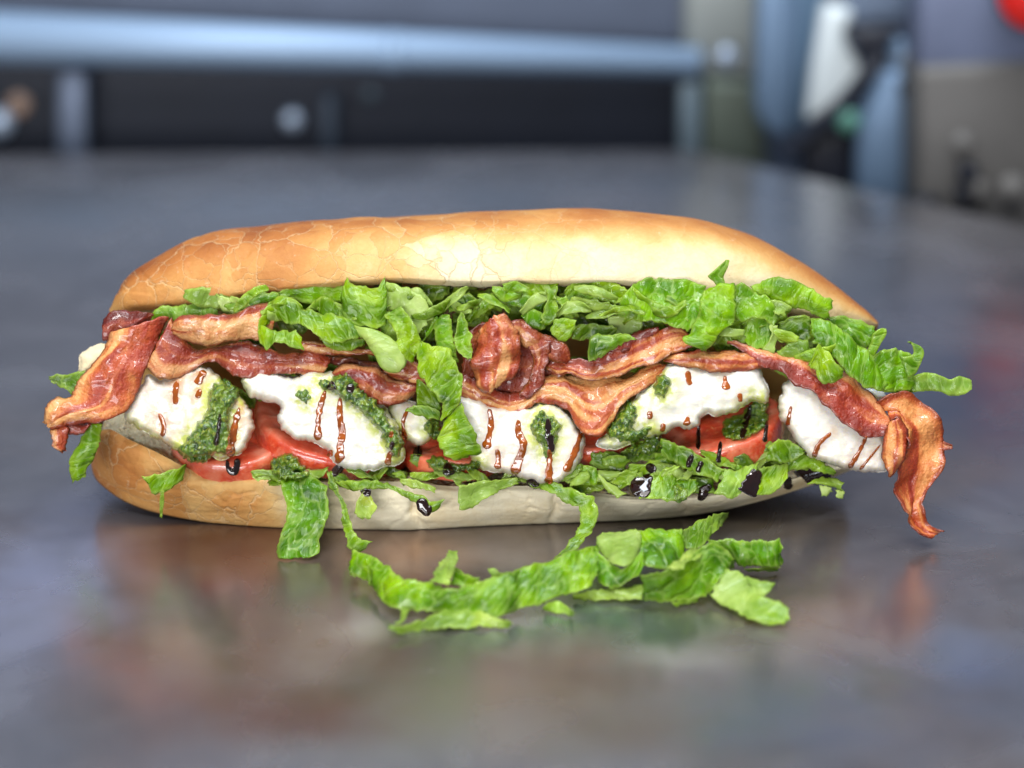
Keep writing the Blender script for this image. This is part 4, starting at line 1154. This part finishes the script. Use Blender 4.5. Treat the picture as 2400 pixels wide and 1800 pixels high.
bacon('A', [(890,175,735,500,-7,-9),(910,230,790,562,-7,-10),(965,310,860,577,-7,-11),(1040,375,980,537,-6,-9),(1150,365,1110,477,-6,-9),(1280,345,1200,487,-5,-9),(1400,345,1300,545,-5,-10),(1540,380,1420,558,-5,-10),(1659,415,1600,555,-5,-10),(1780,405,1712,547,-5,-9),(1930,440,1880,535,-4,-7)],
      'long wavy bacon strip over the two left mozzarella slices', color=(1.0, 0.85, 0.85, 1), ruffle=1.0, wave=50, lean=(0.12, -0.12))
bacon('A', [(905,215,910,285,-9,-9),(1000,172,1000,332,-10,-11),(1150,165,1120,362,-10,-12),(1300,145,1260,335,-10,-12),(1450,98,1400,315,-8,-10),(1580,90,1510,340,-6,-8)],
      'pale fatty bacon strip on top at the left, tucked under lettuce', color=(1.1, 1.0, 0.95, 1), bulge=2.5, lean=(-0.05, -0.10))
bacon('B', [(330,430,350,505),(480,455,480,528),(620,485,640,535),(780,495,800,530),(930,515,930,570)], 'thin tan bacon edge showing under the big lettuce fold', -6, color=(1.1, 0.95, 0.8, 1), lean=(-0.1, 0.0))
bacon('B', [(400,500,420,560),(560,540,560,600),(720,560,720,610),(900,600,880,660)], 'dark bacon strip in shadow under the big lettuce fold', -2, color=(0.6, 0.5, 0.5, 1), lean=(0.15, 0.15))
bacon('B', [(880,610,870,650),(1000,555,960,690),(1060,560,1060,735),(1120,600,1105,745)], 'brown bacon corner left of the hanging lettuce leaf', -6, color=(0.85, 0.72, 0.6, 1))
bacon('B', [(545,650,560,690,-7,-8),(640,598,640,745,-8,-10),(740,600,720,760,-8,-11),(830,628,790,815,-8,-12),(950,695,880,858,-9,-12),(1050,725,1000,856,-9,-11),(1100,745,1085,790,-8,-9)],
      'folded brown bacon piece left of centre above the pesto', color=(0.85, 0.68, 0.68, 1), bulge=2.5, ruffle=1.2, wave=26, lean=(0.0, 0.05))
bacon('C', [(-60,660,-50,740),(60,650,60,760),(180,640,170,800),(290,650,290,800),(390,705,392,852),(500,752,492,888),(600,770,582,922),(700,755,692,892),(780,730,765,842)],
      'tan fatty bacon edge draped on the middle mozzarella', -6, color=(1.15, 1.0, 0.9, 1), dend=-9, lean=(0.10, -0.16), ruffle=0.9)
bacon('C', [(735,710,745,842,-6,-10),(820,675,850,840,-6,-10),(930,655,972,892,-6,-11),(1020,670,1042,1002,-6,-12),(1090,680,1102,1066,-6,-13),(1180,680,1192,1052,-6,-13),(1260,675,1252,952,-6,-12),(1340,665,1322,862,-6,-11),(1450,640,1442,782,-6,-10),(1540,610,1547,692,-6,-9),(1605,590,1618,622,-6,-7)],
      'wide tan bacon apron coming to a point over the mozzarella', color=(1.2, 1.05, 0.9, 1), bulge=2.0, ruffle=1.0, wave=45, lean=(-0.05, -0.06))
bacon('C', [(300,400,280,720),(400,330,420,800),(560,320,570,840),(720,380,720,830),(860,440,850,720),(980,520,960,640)], 'dark red bacon folded behind the crumpled bacon knot', -5, color=(0.8, 0.65, 0.6, 1), lean=(0.12, 0.0), ruffle=1.4, wave=24)
bacon('C', [(560,305,570,400,-11,-10),(655,305,660,450,-12,-10),(765,365,760,520,-12,-10),(862,415,850,560,-11,-10),(955,465,920,580,-10,-10),(985,540,960,590,-9,-9)],
      'dark crisp bacon rim arching over the crumpled knot', color=(0.8, 0.6, 0.5, 1), ruffle=0.8, lean=(0.15, -0.05),
      extra=[([(690,430,860,440,-11,-12),(730,530,852,520,-11,-12),(745,620,832,615,-11,-12),(700,720,795,735,-10,-11),(650,790,730,815,-10,-10)], -10, dict(lean=(0.1, 0.2), bulge=0.5))])
bacon('C', [(400,370,560,275,-11,-12),(380,440,640,370,-13,-14),(345,560,668,500,-14,-14),(350,640,650,615,-14,-14),(380,710,590,680,-14,-13),(410,752,500,722,-13,-13)],
      'crumpled knot of fatty bacon beside the hanging lettuce leaf', color=(1.15, 1.0, 0.95, 1), bulge=3.5, amp=2.2, ruffle=1.6, wave=20, lean=(-0.08, 0.02), jag=0.8)
bacon('D', [(10,715,50,750),(130,650,170,700),(280,570,295,650),(370,525,380,610),(450,515,455,575)], 'dark bumpy bacon ridge behind the long orange strip', -6, color=(0.75, 0.5, 0.55, 1), amp=1.6, lean=(0.2, 0.2))
bacon('D', [(-280,740,-270,800,-8,-10),(-140,720,-140,818,-8,-12),(0,735,20,854,-8,-13),(120,695,150,842,-8,-13),(260,630,290,797,-8,-13),(380,580,430,744,-8,-13),(480,528,532,692,-8,-12),(590,515,622,662,-8,-11),(690,580,690,645,-8,-9)],
      'long orange brown bacon strip right of centre with a crisp lower edge', color=(1.1, 0.9, 0.75, 1), lean=(0.08, -0.06), bulge=-1.5)
bacon('D', [(480,725,500,752,-8,-9),(600,682,620,768,-9,-11),(720,664,740,797,-9,-12),(850,668,860,817,-9,-12),(980,688,990,802,-9,-11),(1090,700,1092,790,-9,-10),(1170,735,1160,775,-9,-9)],
      'orange bacon strip lying along the top of the right hand mozzarella', color=(1.15, 0.95, 0.75, 1), bulge=2.0)
bacon('E', [(-225,322,-190,352,-6,-7),(-100,350,-100,402,-7,-9),(0,382,0,502,-7,-11),(120,418,110,512,-7,-11),(300,432,220,607,-6,-12),(400,525,340,665,-6,-12),(540,530,450,772,-6,-13),(640,598,560,872,-6,-13),(760,715,680,947,-7,-12),(865,840,815,950,-8,-12)],
      'long straight red bacon strip slanting down to the right end', color=(1.15, 0.85, 0.8, 1), lean=(-0.12, 0.22), bulge=1.5, ruffle=0.5)
bacon('E', [(755,720,860,850,-8,-11),(850,678,900,832,-9,-13),(950,652,930,900,-9,-15),(1062,720,955,982,-8,-16),(1152,815,942,1062,-7,-15),(1202,930,907,1142,-6,-14),(1207,1060,885,1232,-6,-13),(1162,1200,890,1312,-6,-12),(1102,1300,920,1392,-7,-11),(1058,1392,950,1462,-8,-11),(1082,1482,985,1532,-8,-11),(1152,1542,1030,1592,-9,-11),(1187,1567,1112,1607,-9,-10)],
      'twisted orange bacon end hanging off the right end to the counter', color=(1.2, 0.88, 0.66, 1), bulge=-3.0, ruffle=1.0, wave=30, lean=(0.02, 0.06),
      extra=[([(835,890,905,815,-14,-15),(798,980,958,940,-15,-16),(800,1060,950,1030,-16,-16),(820,1150,912,1120,-16,-16),(832,1210,855,1212,-16,-16)], -15, dict(bulge=2.0, lean=(0.0, 0.1))), ([(1190,980,1190,1040),(1250,1010,1252,1025)], -7, dict(jag=0.1, ruffle=0, amp=0.2))])

# ------------------------------------------------------------------ upper lettuce
lettuce('A', [(740,150,760,200),(850,108,850,190),(960,92,940,200),(1080,78,1060,190),(1200,70,1190,180)], 'lettuce strip at the back under the left end of the top bread', 3, color=(0.8, 1.0, 0.8, 1), pale=(0, 0.3))
lettuce('H', [(592,500,600,560),(640,520,620,590),(690,545,660,612),(720,560,710,612)], 'whitish lettuce rib under the left part of the top bread', 0, color=BRI, pale=(0.9, 0.8))
lettuce('H', [(630,568,650,590),(740,512,745,585),(850,494,855,565),(920,505,910,550)], 'narrow dark lettuce leaf next to the whitish rib', -4, color=(0.7, 0.9, 0.7, 1))
lettuce('H', [(905,498,925,525),(1000,456,990,540),(1120,454,1110,560),(1200,462,1190,560),(1290,478,1280,540)], 'smooth green lettuce leaf pressed under the top crust left of centre', -1, color=(0.75, 1.0, 0.7, 1))
lettuce('B', [(440,180,470,265,-7,-8),(500,145,505,305,-9,-10),(560,180,590,298,-9,-10),(650,260,640,320,-8,-8)], 'rolled small lettuce leaf above the big lettuce fold', color=(0.8, 0.85, 0.6, 1), bulge=3)
lettuce('B', [(640,25,636,260,-6,-9),(700,80,650,325,-8,-11),(765,95,762,345,-8,-12),(835,105,852,352,-8,-12),(895,10,893,335,-6,-11)], 'bright upright lettuce leaf with jagged top left of centre', color=BRI, bulge=2, amp=1.4)
lettuce('B', [(885,62,885,215),(960,75,930,240),(1045,105,1010,290),(1125,150,1060,370),(1205,285,1130,390)], 'pale translucent lettuce rib sheet near the centre top', -6, dend=-9, color=BRI, pale=(0.75, 0.85), amp=0.6)
lettuce('B', [(860,320,880,420),(920,260,950,460),(980,300,1000,440)], 'lettuce piece under the pale rib sheet', -7, color=BRI, pale=(0.3, 0.2))
lettuce('B', [(1190,360,1130,460,-8,-8),(1210,300,1300,270,-8,-9),(1215,420,1330,390,-9,-10),(1240,520,1350,500,-10,-11),(1280,580,1370,580,-10,-11)], 'upright lettuce leaf behind the top of the hanging leaf', color=(0.8, 1.0, 0.6, 1))
big = lettuce('B', [(66,400,140,320,-13,-10),(70,300,150,270,-14,-9),(125,215,190,280,-13,-9),(220,172,250,320,-11,-12),(330,205,330,330,-11,-14),(420,245,430,395,-11,-15),(530,262,560,460,-11,-15),(650,288,690,420,-10,-13),(780,345,780,410,-9,-11)],
        'big folded bright lettuce leaf lying over the bacon left of centre', color=BRI, amp=1.5, bulge=1.5,
        extra=[([(72,330,95,462,-13,-15),(150,368,130,494,-14,-16),(230,380,192,455,-14,-16),(300,378,282,484,-14,-16),(325,365,368,498,-14,-16)], -15, {}), ([(470,395,470,435),(560,430,540,495),(660,430,640,505),(770,420,745,475)], -10, {})])
lettuce('B', [(690,345,760,405,-12,-12),(800,368,790,475,-13,-14),(885,398,830,535,-13,-15),(962,448,870,612,-14,-16),(1012,498,930,642,-14,-16),(1035,570,985,637,-14,-15)], 'smooth pale green lettuce rib ending in a rounded tip over the bacon', color=(1.2, 1.1, 0.9, 1), pale=(0.55, 0.75), amp=0.5, jag=0.2, bulge=3, thick=1.6)
lettuce('B', [(1000,220,885,270,-11,-11),(1055,290,958,385,-13,-13),(1115,400,968,462,-14,-14),(1125,470,998,545,-14,-14),(1095,510,1072,585,-13,-13)], 'ruffled bright lettuce curl just left of the hanging leaf', color=BRI, amp=1.8, ruffle=0.8, wave=16)
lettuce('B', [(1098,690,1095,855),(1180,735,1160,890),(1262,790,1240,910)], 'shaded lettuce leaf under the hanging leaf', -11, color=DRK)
lettuce('B', [(1030,878,1022,895),(1100,855,1130,932),(1180,865,1180,945),(1250,895,1245,950)], 'small lettuce wing left of the hanging leaf', -13, color=GRN)
hang2 = lettuce('B', [(1125,440,1110,470,-14,-14),(1210,480,1102,560,-16,-16),(1285,475,1112,645,-17,-17),(1345,560,1150,705,-18,-18),(1395,690,1212,785,-19,-18),(1388,800,1262,855,-19,-18),(1330,905,1250,955,-18,-18)],
        'long bright lettuce leaf hanging over the centre of the filling', color=BRI, amp=1.6, bulge=3,
        extra=[([(1270,962,1385,850,-17,-17),(1238,1060,1425,930,-17,-18),(1238,1112,1465,1010,-18,-18),(1290,1182,1502,1100,-18,-18),(1375,1214,1518,1160,-17,-17)], -17, dict(amp=0.9))])
lettuce('B', [(1370,270,1392,262),(1345,360,1432,350),(1338,450,1458,430),(1388,535,1452,512),(1422,568,1440,562)], 'small pointed lettuce leaf beside the crumpled bacon', -16, color=(0.75, 0.95, 0.75, 1), bulge=-1.5)
lettuce('C', [(310,290,340,330),(420,165,400,285),(540,95,520,215),(660,62,660,190),(800,50,820,205),(940,40,875,110)], 'wide lettuce leaf under the top bread right above the crumpled bacon', -3, color=(0.95, 1.0, 0.6, 1), amp=1.3)
lettuce('C', [(180,200,200,260),(260,150,270,250),(340,140,330,230),(400,180,390,240)], 'small dark lettuce curl under the top bread at the centre', -4, color=DRK)
lettuce('C', [(540,165,600,215),(700,145,700,230),(830,185,790,270)], 'lettuce bit beneath the wide leaf at centre top', -5, color=(0.7, 0.95, 0.6, 1))
lettuce('C', [(660,245,680,300),(720,235,720,350),(790,255,770,360),(840,305,825,360)], 'curled lettuce bit right of the crumpled bacon', -8, color=(0.8, 1.0, 0.7, 1), bulge=3)
lettuce('C', [(825,110,895,80),(828,200,905,170),(798,290,905,262),(795,325,872,345)], 'upright lettuce curl above the dark bacon rim', -10, color=BRI, bulge=3)
lettuce('C', [(895,165,962,145),(935,235,995,230),(955,305,1005,300)], 'narrow upright lettuce blade right of the curl', -9, color=BRI)
lettuce('C', [(870,310,865,405),(950,292,900,435),(1040,305,965,455)], 'small cupped lettuce leaf above the orange bacon', -12, color=BRI, bulge=3)
lettuce('C', [(975,235,1040,240),(995,160,1065,205),(1100,172,1100,238),(1200,185,1180,240),(1300,215,1295,272)], 'pale looping lettuce rib right of centre', -7, color=YEL, pale=(0.5, 0.4), amp=0.4)
lettuce('C', [(940,105,955,205),(1050,42,1060,180),(1180,30,1180,180),(1290,65,1280,200),(1390,110,1350,165)], 'bright lettuce leaf under the pale part of the top crust', -4, color=BRI, amp=1.4)
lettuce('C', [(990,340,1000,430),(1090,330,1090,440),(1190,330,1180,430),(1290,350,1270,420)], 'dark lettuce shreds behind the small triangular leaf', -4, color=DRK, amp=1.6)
lettuce('C', [(1230,280,1250,400),(1340,270,1350,410),(1460,290,1450,400)], 'whitish lettuce rib deep behind the large veined leaf', -1, color=BRI, pale=(0.8, 0.9))
lettuce('C', [(1100,572,1112,568),(1118,405,1182,545),(1222,396,1262,494),(1322,386,1342,454),(1405,412,1410,428)], 'small triangular lettuce leaf lying on the dark bacon ridge', -15, color=BRI, amp=0.8)
lettuce('D', [(175,430,195,445,-5,-5),(268,265,330,475,-7,-9),(370,195,420,485,-7,-10),(480,200,520,505,-7,-11),(605,210,622,535,-7,-11),(705,235,692,515,-7,-11),(755,255,722,445,-7,-10)], 'large flat veined lettuce leaf right of centre under the crust', color=(0.75, 1.0, 0.75, 1), amp=0.9, bulge=1.5)
lettuce('D', [(985,490,1000,600),(850,520,880,600),(930,560,930,640)], 'dark lettuce scrap below the front hanging leaf', -6, color=DRK)
lettuce('D', [(890,80,912,82),(820,138,902,130),(772,190,872,190),(815,225,880,235),(830,262,880,270)], 'tiny pointed lettuce tip sticking up over the crust', -12, color=(0.8, 1.0, 0.6, 1), jag=0.3, amp=0.5)
lettuce('D', [(915,255,935,460),(1000,238,1000,475),(1085,295,1080,460),(1165,325,1155,480),(1225,440,1205,510)], 'rounded lettuce leaf right of the front hanging leaf', -9, color=(0.75, 1.0, 0.65, 1), bulge=3)
lettuce('D', [(745,285,935,245,-11,-11),(718,400,950,350,-14,-14),(688,480,950,430,-15,-15),(648,560,925,502,-16,-16),(615,606,835,555,-16,-16),(680,634,805,615,-16,-16),(742,668,764,663,-16,-16)], 'bright bumpy lettuce leaf hanging to a point right of centre', color=(0.95, 1.1, 0.7, 1), amp=1.7, bulge=3)
lettuce('D', [(1040,255,1080,310),(1150,210,1170,340),(1270,203,1290,380),(1405,252,1400,400),(1505,312,1465,440),(1582,345,1545,470)], 'broad pale lettuce leaf under the right part of the crust', -6, color=(0.95, 1.1, 0.95, 1), bulge=3)
lettuce('D', [(1175,335,1200,435),(1250,345,1240,445),(1310,388,1262,445)], 'small pale lettuce flap on the right side mass', -10, color=BRI, pale=(0.35, 0.35))
lettuce('D', [(1020,475,1015,630),(1100,445,1090,658),(1190,485,1175,630)], 'green lettuce square above the long red bacon', -8, color=(0.8, 1.0, 0.6, 1))
lettuce('E', [(-40,60,-30,170),(40,40,50,180),(120,60,130,190)], 'lettuce leaf behind the small pale flap at right', -5, color=(0.8, 1.0, 0.7, 1))
lettuce('E', [(120,215,165,350),(230,160,230,370),(330,170,325,320)], 'dark lettuce hollow in the right side mass', -6, color=DRK, bulge=-3)
lettuce('E', [(72,220,122,225),(62,330,112,320),(15,385,100,405)], 'white lettuce rib standing in the right side mass', -9, color=BRI, pale=(0.9, 0.6))
lettuce('E', [(110,395,140,440),(240,330,240,440),(310,325,330,430)], 'light green lettuce shred over the right bacon', -8, color=BRI, pale=(0.2, 0.2))
lettuce('E', [(440,165,470,270),(560,172,560,340),(665,205,680,385),(745,235,730,345)], 'dark lettuce leaf under the right tip of the top bread', -1, color=(0.6, 0.85, 0.6, 1))
lettuce('E', [(335,190,345,340,-6,-9),(430,200,430,390,-7,-10),(535,262,520,490,-8,-11),(645,362,600,565,-8,-12),(725,445,680,628,-8,-12),(810,575,795,658,-7,-9)], 'long lettuce leaf sloping down the right end', color=(0.75, 1.0, 0.8, 1), bulge=3)
lettuce('E', [(675,445,735,455),(718,350,772,372),(755,262,822,275),(792,243,818,250)], 'short upright lettuce finger at the right end', -7, color=(1.0, 1.1, 0.8, 1), jag=0.3)
lettuce('E', [(715,435,715,610),(810,385,800,648),(905,385,900,658),(1000,420,990,658)], 'ruffled lettuce clump at the right end', -8, color=(0.85, 1.05, 0.75, 1), amp=2.0, ruffle=1.0, wave=14)
lettuce('E', [(905,430,960,570),(955,430,1005,545),(1000,410,1055,450),(985,345,1058,385),(955,335,1000,345)], 'curled lettuce hook above the right end', -10, color=(0.8, 1.0, 0.65, 1), jag=0.3, bulge=2)
lettuce('E', [(800,618,810,665),(950,605,970,665),(1020,547,1040,655),(1130,541,1160,660),(1240,575,1240,685),(1305,552,1312,680),(1378,585,1375,640)], 'long lettuce finger pointing out to the far right', -5, color=(0.95, 1.1, 0.8, 1), amp=1.4, jag=0.3, pale=(0.1, 0.3))
lettuce('E', [(322,478,310,502),(375,352,360,510),(440,395,402,595),(502,478,462,605),(550,508,525,565)], 'small bright lettuce flap lying on the right bacon strip', -14, color=BRI, amp=1.3)
# shreds deep in the roll that fill the gaps
for k in range(60):
    px = 420 + k * 24.5 + RNG.uniform(-20, 20); top = 690 if px < 1700 else 690 + (px - 1700) * 0.45
    py = top + RNG.uniform(10, 110); an = RNG.uniform(-0.7, 0.7); ln = RNG.uniform(35, 60); wd = RNG.uniform(14, 30)
    c_, s_ = math.cos(an), math.sin(an); st = []
    for q in (-1, -0.4, 0.3, 1):
        bx, by = px + c_ * ln * q, py + s_ * ln * q + RNG.uniform(-8, 8); ww = wd * (0.5 if abs(q) == 1 else 1)
        st.append((bx + s_ * ww, by - c_ * ww, bx - s_ * ww, by + c_ * ww))
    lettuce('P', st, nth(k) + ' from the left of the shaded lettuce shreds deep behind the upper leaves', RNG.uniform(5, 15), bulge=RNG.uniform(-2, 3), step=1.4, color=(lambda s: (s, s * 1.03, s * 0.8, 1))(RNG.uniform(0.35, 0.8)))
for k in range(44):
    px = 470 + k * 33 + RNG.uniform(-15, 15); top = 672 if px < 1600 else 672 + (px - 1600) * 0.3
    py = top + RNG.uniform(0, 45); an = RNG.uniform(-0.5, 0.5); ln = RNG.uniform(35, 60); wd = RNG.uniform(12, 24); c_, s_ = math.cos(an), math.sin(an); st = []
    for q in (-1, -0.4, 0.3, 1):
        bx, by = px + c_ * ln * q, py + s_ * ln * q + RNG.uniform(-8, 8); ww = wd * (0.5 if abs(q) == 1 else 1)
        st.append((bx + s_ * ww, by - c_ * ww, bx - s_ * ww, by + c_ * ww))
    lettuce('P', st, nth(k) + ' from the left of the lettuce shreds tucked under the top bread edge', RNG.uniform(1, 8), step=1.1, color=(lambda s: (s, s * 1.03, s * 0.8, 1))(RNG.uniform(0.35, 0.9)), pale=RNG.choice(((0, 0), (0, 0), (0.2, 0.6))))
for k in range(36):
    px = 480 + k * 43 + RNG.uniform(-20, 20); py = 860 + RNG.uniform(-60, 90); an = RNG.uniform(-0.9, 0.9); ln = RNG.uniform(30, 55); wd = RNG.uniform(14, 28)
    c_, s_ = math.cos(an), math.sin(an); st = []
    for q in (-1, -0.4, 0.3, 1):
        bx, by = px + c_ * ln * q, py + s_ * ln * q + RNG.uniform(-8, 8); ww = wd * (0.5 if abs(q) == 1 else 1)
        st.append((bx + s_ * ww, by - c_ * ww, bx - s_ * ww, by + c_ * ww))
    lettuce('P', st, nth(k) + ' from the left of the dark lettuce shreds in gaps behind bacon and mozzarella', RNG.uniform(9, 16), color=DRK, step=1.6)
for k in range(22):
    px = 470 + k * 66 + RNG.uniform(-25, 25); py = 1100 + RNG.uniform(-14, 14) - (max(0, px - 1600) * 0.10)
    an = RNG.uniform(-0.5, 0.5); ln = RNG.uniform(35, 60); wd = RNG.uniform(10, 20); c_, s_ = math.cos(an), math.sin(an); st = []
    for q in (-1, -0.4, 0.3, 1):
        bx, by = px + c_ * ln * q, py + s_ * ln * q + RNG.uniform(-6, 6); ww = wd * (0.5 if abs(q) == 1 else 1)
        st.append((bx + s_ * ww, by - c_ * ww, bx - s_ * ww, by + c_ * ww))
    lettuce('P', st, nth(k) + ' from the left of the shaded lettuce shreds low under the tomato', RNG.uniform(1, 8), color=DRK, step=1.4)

for k in range(40):
    px = 560 + k * 34.5 + RNG.uniform(-13, 13); top = 668 if px < 1560 else 668 + (px - 1560) * 0.33
    if 1080 < px < 1260: top -= 14
    py = top + RNG.uniform(22, 72); an = RNG.choice((-1, 1)) * RNG.uniform(0.0, 0.65); ln = RNG.uniform(26, 54); wd = RNG.uniform(7, 14); c_, s_ = math.cos(an), math.sin(an); st = []
    bend = RNG.uniform(-14, 14); rel = RNG.uniform(-6, -12.5)
    for q in (-1, -0.4, 0.3, 1):
        bx, by = px + c_ * ln * q, py + s_ * ln * q + bend * (1 - q * q); ww = wd * (0.5 if abs(q) == 1 else 1)
        st.append((bx + s_ * ww, by - c_ * ww, bx - s_ * ww, by + c_ * ww, rel + RNG.uniform(-1.5, 3), rel + RNG.uniform(-1.5, 3)))
    pl = RNG.choice((0, 0, 0, 0.35, 0.8)); sh = RNG.uniform(0.55, 1.15)
    lettuce('P', st, nth(k) + ' from the left of the thin loose shreds on the upper lettuce', color=(sh, sh * 1.05, sh * 0.8, 1), pale=(pl, pl * 0.6), amp=0.5, jag=0.4)
# ------------------------------------------------------------------ lettuce pile on the counter
def pile(crop, st, label, z, **kw):
    kw.setdefault('amp', 1.1); return lettuce(crop, st, label, z, zmode=True, **kw)
pile('G', [(435,985,470,1022),(560,965,570,1032),(700,945,720,1032),(835,935,850,1037),(965,925,965,1037)], 'yellowish lettuce strip at the bottom middle of the pile', (4, 1), color=YEL, pale=(0.2, 0.6))
pile('F', [(978,1218,1040,1287),(1190,1198,1190,1262),(1300,1145,1260,1252),(1450,1085,1400,1247),(1600,1105,1600,1237),(1750,1145,1750,1232),(1895,1195,1885,1237)], 'lowest lettuce strip of the pile, lying flat on the steel', (4, 1), color=(1.1, 1.05, 0.8, 1), pale=(0.1, 0.35),
     extra=[([(1135,1105,1090,1105),(1115,1150,1062,1168),(1062,1200,1030,1212)], (5, 4), dict(jag=0.2))])
pile('G', [(228,1068,260,1102),(340,1036,360,1132),(405,1078,420,1140),(458,1128,458,1142)], 'short pointed lettuce bit sticking out under the pile', (4, 1), color=(0.75, 1.0, 0.85, 1), pale=(0.1, 0.3))
pile('G', [(1190,1048,1210,1078),(1280,1015,1280,1064),(1375,1015,1372,1048)], 'tiny lettuce edge under the middle of the pile', (3, 1), color=GRN)
pile('F', [(1440,662,1492,680),(1378,730,1484,770),(1328,820,1455,862),(1288,895,1435,915)], 'upright pale lettuce sprout at the back of the pile', (12, 12), color=BRI, pale=(0.6, 0.2), dend=None)
pile('F', [(1465,785,1448,935),(1560,835,1530,945),(1650,875,1605,945)], 'dark wet lettuce bit beside the upright sprout', (10, 6), color=(0.8, 1.0, 0.6, 1))
pile('F', [(1715,805,1755,880),(1780,805,1800,880),(1850,838,1845,860)], 'small lettuce corner behind the long pile strip', (11, 8), color=BRI, pale=(0.3, 0.1))
pile('F', [(688,810,692,850),(720,780,740,860)], 'pale lettuce end at the left tip of the pile', (6, 3), color=BRI, pale=(0.8, 0.5))
pile('F', [(715,665,700,845,10,4),(850,708,830,905,10,3),(990,795,920,1015,10,3),(1110,885,1030,1098,10,3),(1270,900,1200,1112,10,3),(1430,950,1340,1118,10,3),(1620,905,1500,1125,12,3),(1800,855,1750,1165,13,3),(1960,795,1960,1102,13,3),(2120,755,2120,1062,13,4),(2290,695,2320,987,14,5),(2405,655,2440,962,14,6),(2540,605,2535,862,14,9)],
     'longest lettuce strip sweeping along the left of the pile', None, color=(0.95, 1.08, 0.7, 1), bulge=3, amp=1.9)
pile('G', [(645,545,648,680,16,12),(740,532,740,760,16,12),(830,528,820,800,17,12),(900,524,890,760,17,12),(945,524,925,700,17,12)], 'pale folded lettuce rib at the back of the pile', None, color=(1.15, 1.1, 0.9, 1), pale=(0.6, 0.7), amp=0.5)
pile('G', [(1240,530,1265,650),(1340,472,1390,642),(1440,425,1470,562),(1540,390,1550,482),(1605,382,1602,412)], 'lettuce finger of the pile reaching back under the bread', (9, 5), color=(0.9, 1.0, 0.6, 1), pale=(0, 0.3))
pile('G', [(935,524,975,790),(1050,514,1080,798),(1150,518,1180,788),(1265,512,1285,700)], 'wet crinkled lettuce leaf at the top middle of the pile', (16, 10), color=(0.9, 1.1, 0.75, 1), amp=1.8)
pile('G', [(1720,785,1750,802),(1850,780,1860,824),(1990,775,1955,802)], 'dark lettuce underside at the right of the pile', (5, 2), color=DRK)
pile('G', [(1455,590,1560,700),(1570,578,1650,765),(1700,594,1700,785),(1820,584,1812,780),(1920,594,1920,785),(1995,575,1992,775),(2018,650,2012,745)], 'square ended lettuce strip at the right of the pile', (14, 5), color=(0.75, 1.05, 0.55, 1), bulge=3)
pile('G', [(1155,795,1230,825),(1250,715,1290,775),(1350,655,1382,725),(1445,632,1452,662)], 'yellow browned lettuce edge in the middle of the pile', (15, 15), color=YEL, pale=(0.6, 0.4))
pile('G', [(955,845,985,1025,13,2),(1080,815,1090,1048,14,2),(1200,775,1190,1044,15,2),(1300,712,1310,1034,16,2),(1400,642,1402,1012,17,3),(1500,612,1485,965,17,4),(1605,685,1562,855,14,8),(1655,735,1645,792,10,7)], 'wide ribbed lettuce leaf across the middle of the pile', None, color=(0.95, 1.1, 0.75, 1), bulge=2.5, amp=1.7)
pile('G', [(1605,805,1465,1005,10,3),(1722,845,1560,1065,9,2),(1785,895,1652,1114,8,2),(1835,985,1742,1174,7,1),(1935,1035,1822,1204,6,1),(2025,1085,1922,1214,5,1),(2060,1178,2000,1214,3,1)], 'pale forked lettuce piece at the lower right of the pile', None, color=(1.05, 1.1, 0.75, 1), pale=(0.75, 0.0), bulge=3,
     extra=[([(1735,862,1790,968,9,7),(1850,902,1850,1005,9,6),(1955,905,1892,1005,9,6)], None, dict(pale=(0.5, 0.2)))])
pile('G', [(615,640,640,885,15,6),(700,735,720,948,12,5),(800,795,792,925,11,5),(905,712,872,895,14,7),(995,602,965,845,17,10)], 'dark green folded lettuce leaf in the centre of the pile', None, color=(0.65, 0.9, 0.55, 1), bulge=-2)

# ------------------------------------------------------------------ pesto
for c, ol, h in PESTO: pesto(c, ol, h)

# ------------------------------------------------------------------ balsamic
for c, ln, wd in THIN: drizzle(c, ln, wd)
for c, ln, wd, h in (('D', [(712,1110),(708,1310)], 26, 0.5), ('D', [(855,1255),(838,1395)], 26, 0.5), ('D', [(1155,1120),(1140,1262)], 28, 0.5), ('D', [(1050,1020),(990,1235)], 30, 1.0),
                     ('D', [(405,1475),(345,1540),(290,1600)], 78, 1.8), ('D', [(425,1410),(385,1450)], 50, 1.5), ('D', [(715,1560),(770,1605)], 66, 1.8), ('D', [(1100,1440),(1060,1520),(1030,1600)], 84, 2.0),
                     ('D', [(1330,1450),(1440,1480),(1570,1490)], 60, 1.8), ('D', [(1310,1490),(1270,1560)], 46, 1.4), ('D', [(672,1340),(638,1425)], 36, 0.8), ('D', [(735,1385),(700,1455)], 36, 0.8),
                     ('A', [(1250,1100),(1262,1160),(1290,1180),(1315,1140),(1312,1090)], 30, 1.2), ('B', [(560,1255),(600,1300)], 62, 1.8), ('B', [(1290,1230),(1310,1310)], 56, 1.6), ('B', [(1080,1140),(1130,1165)], 46, 1.2),
                     ('B', [(735,1415),(800,1420)], 40, 1.4), ('B', [(1120,1460),(1150,1530),(1190,1550)], 56, 1.8), ('F', [(640,440),(648,560),(690,700)], 26, 0.8), ('B', [(640,740),(690,750)], 40, 1.0), ('B', [(550,700),(540,760)], 36, 1.0),
                     ('C', [(840,940),(850,1050),(870,1160)], 34, 1.0), ('B', [(940,1090),(930,1150)], 30, 0.8), ('A', [(1205,800),(1195,900),(1175,1010)], 30, 0.9), ('C', [(700,1345),(780,1385)], 34, 1.0)):
    drizzle(c, ln, wd, True, h, 'balsamic_drop' if h >= 1.4 else 'balsamic_drizzle')
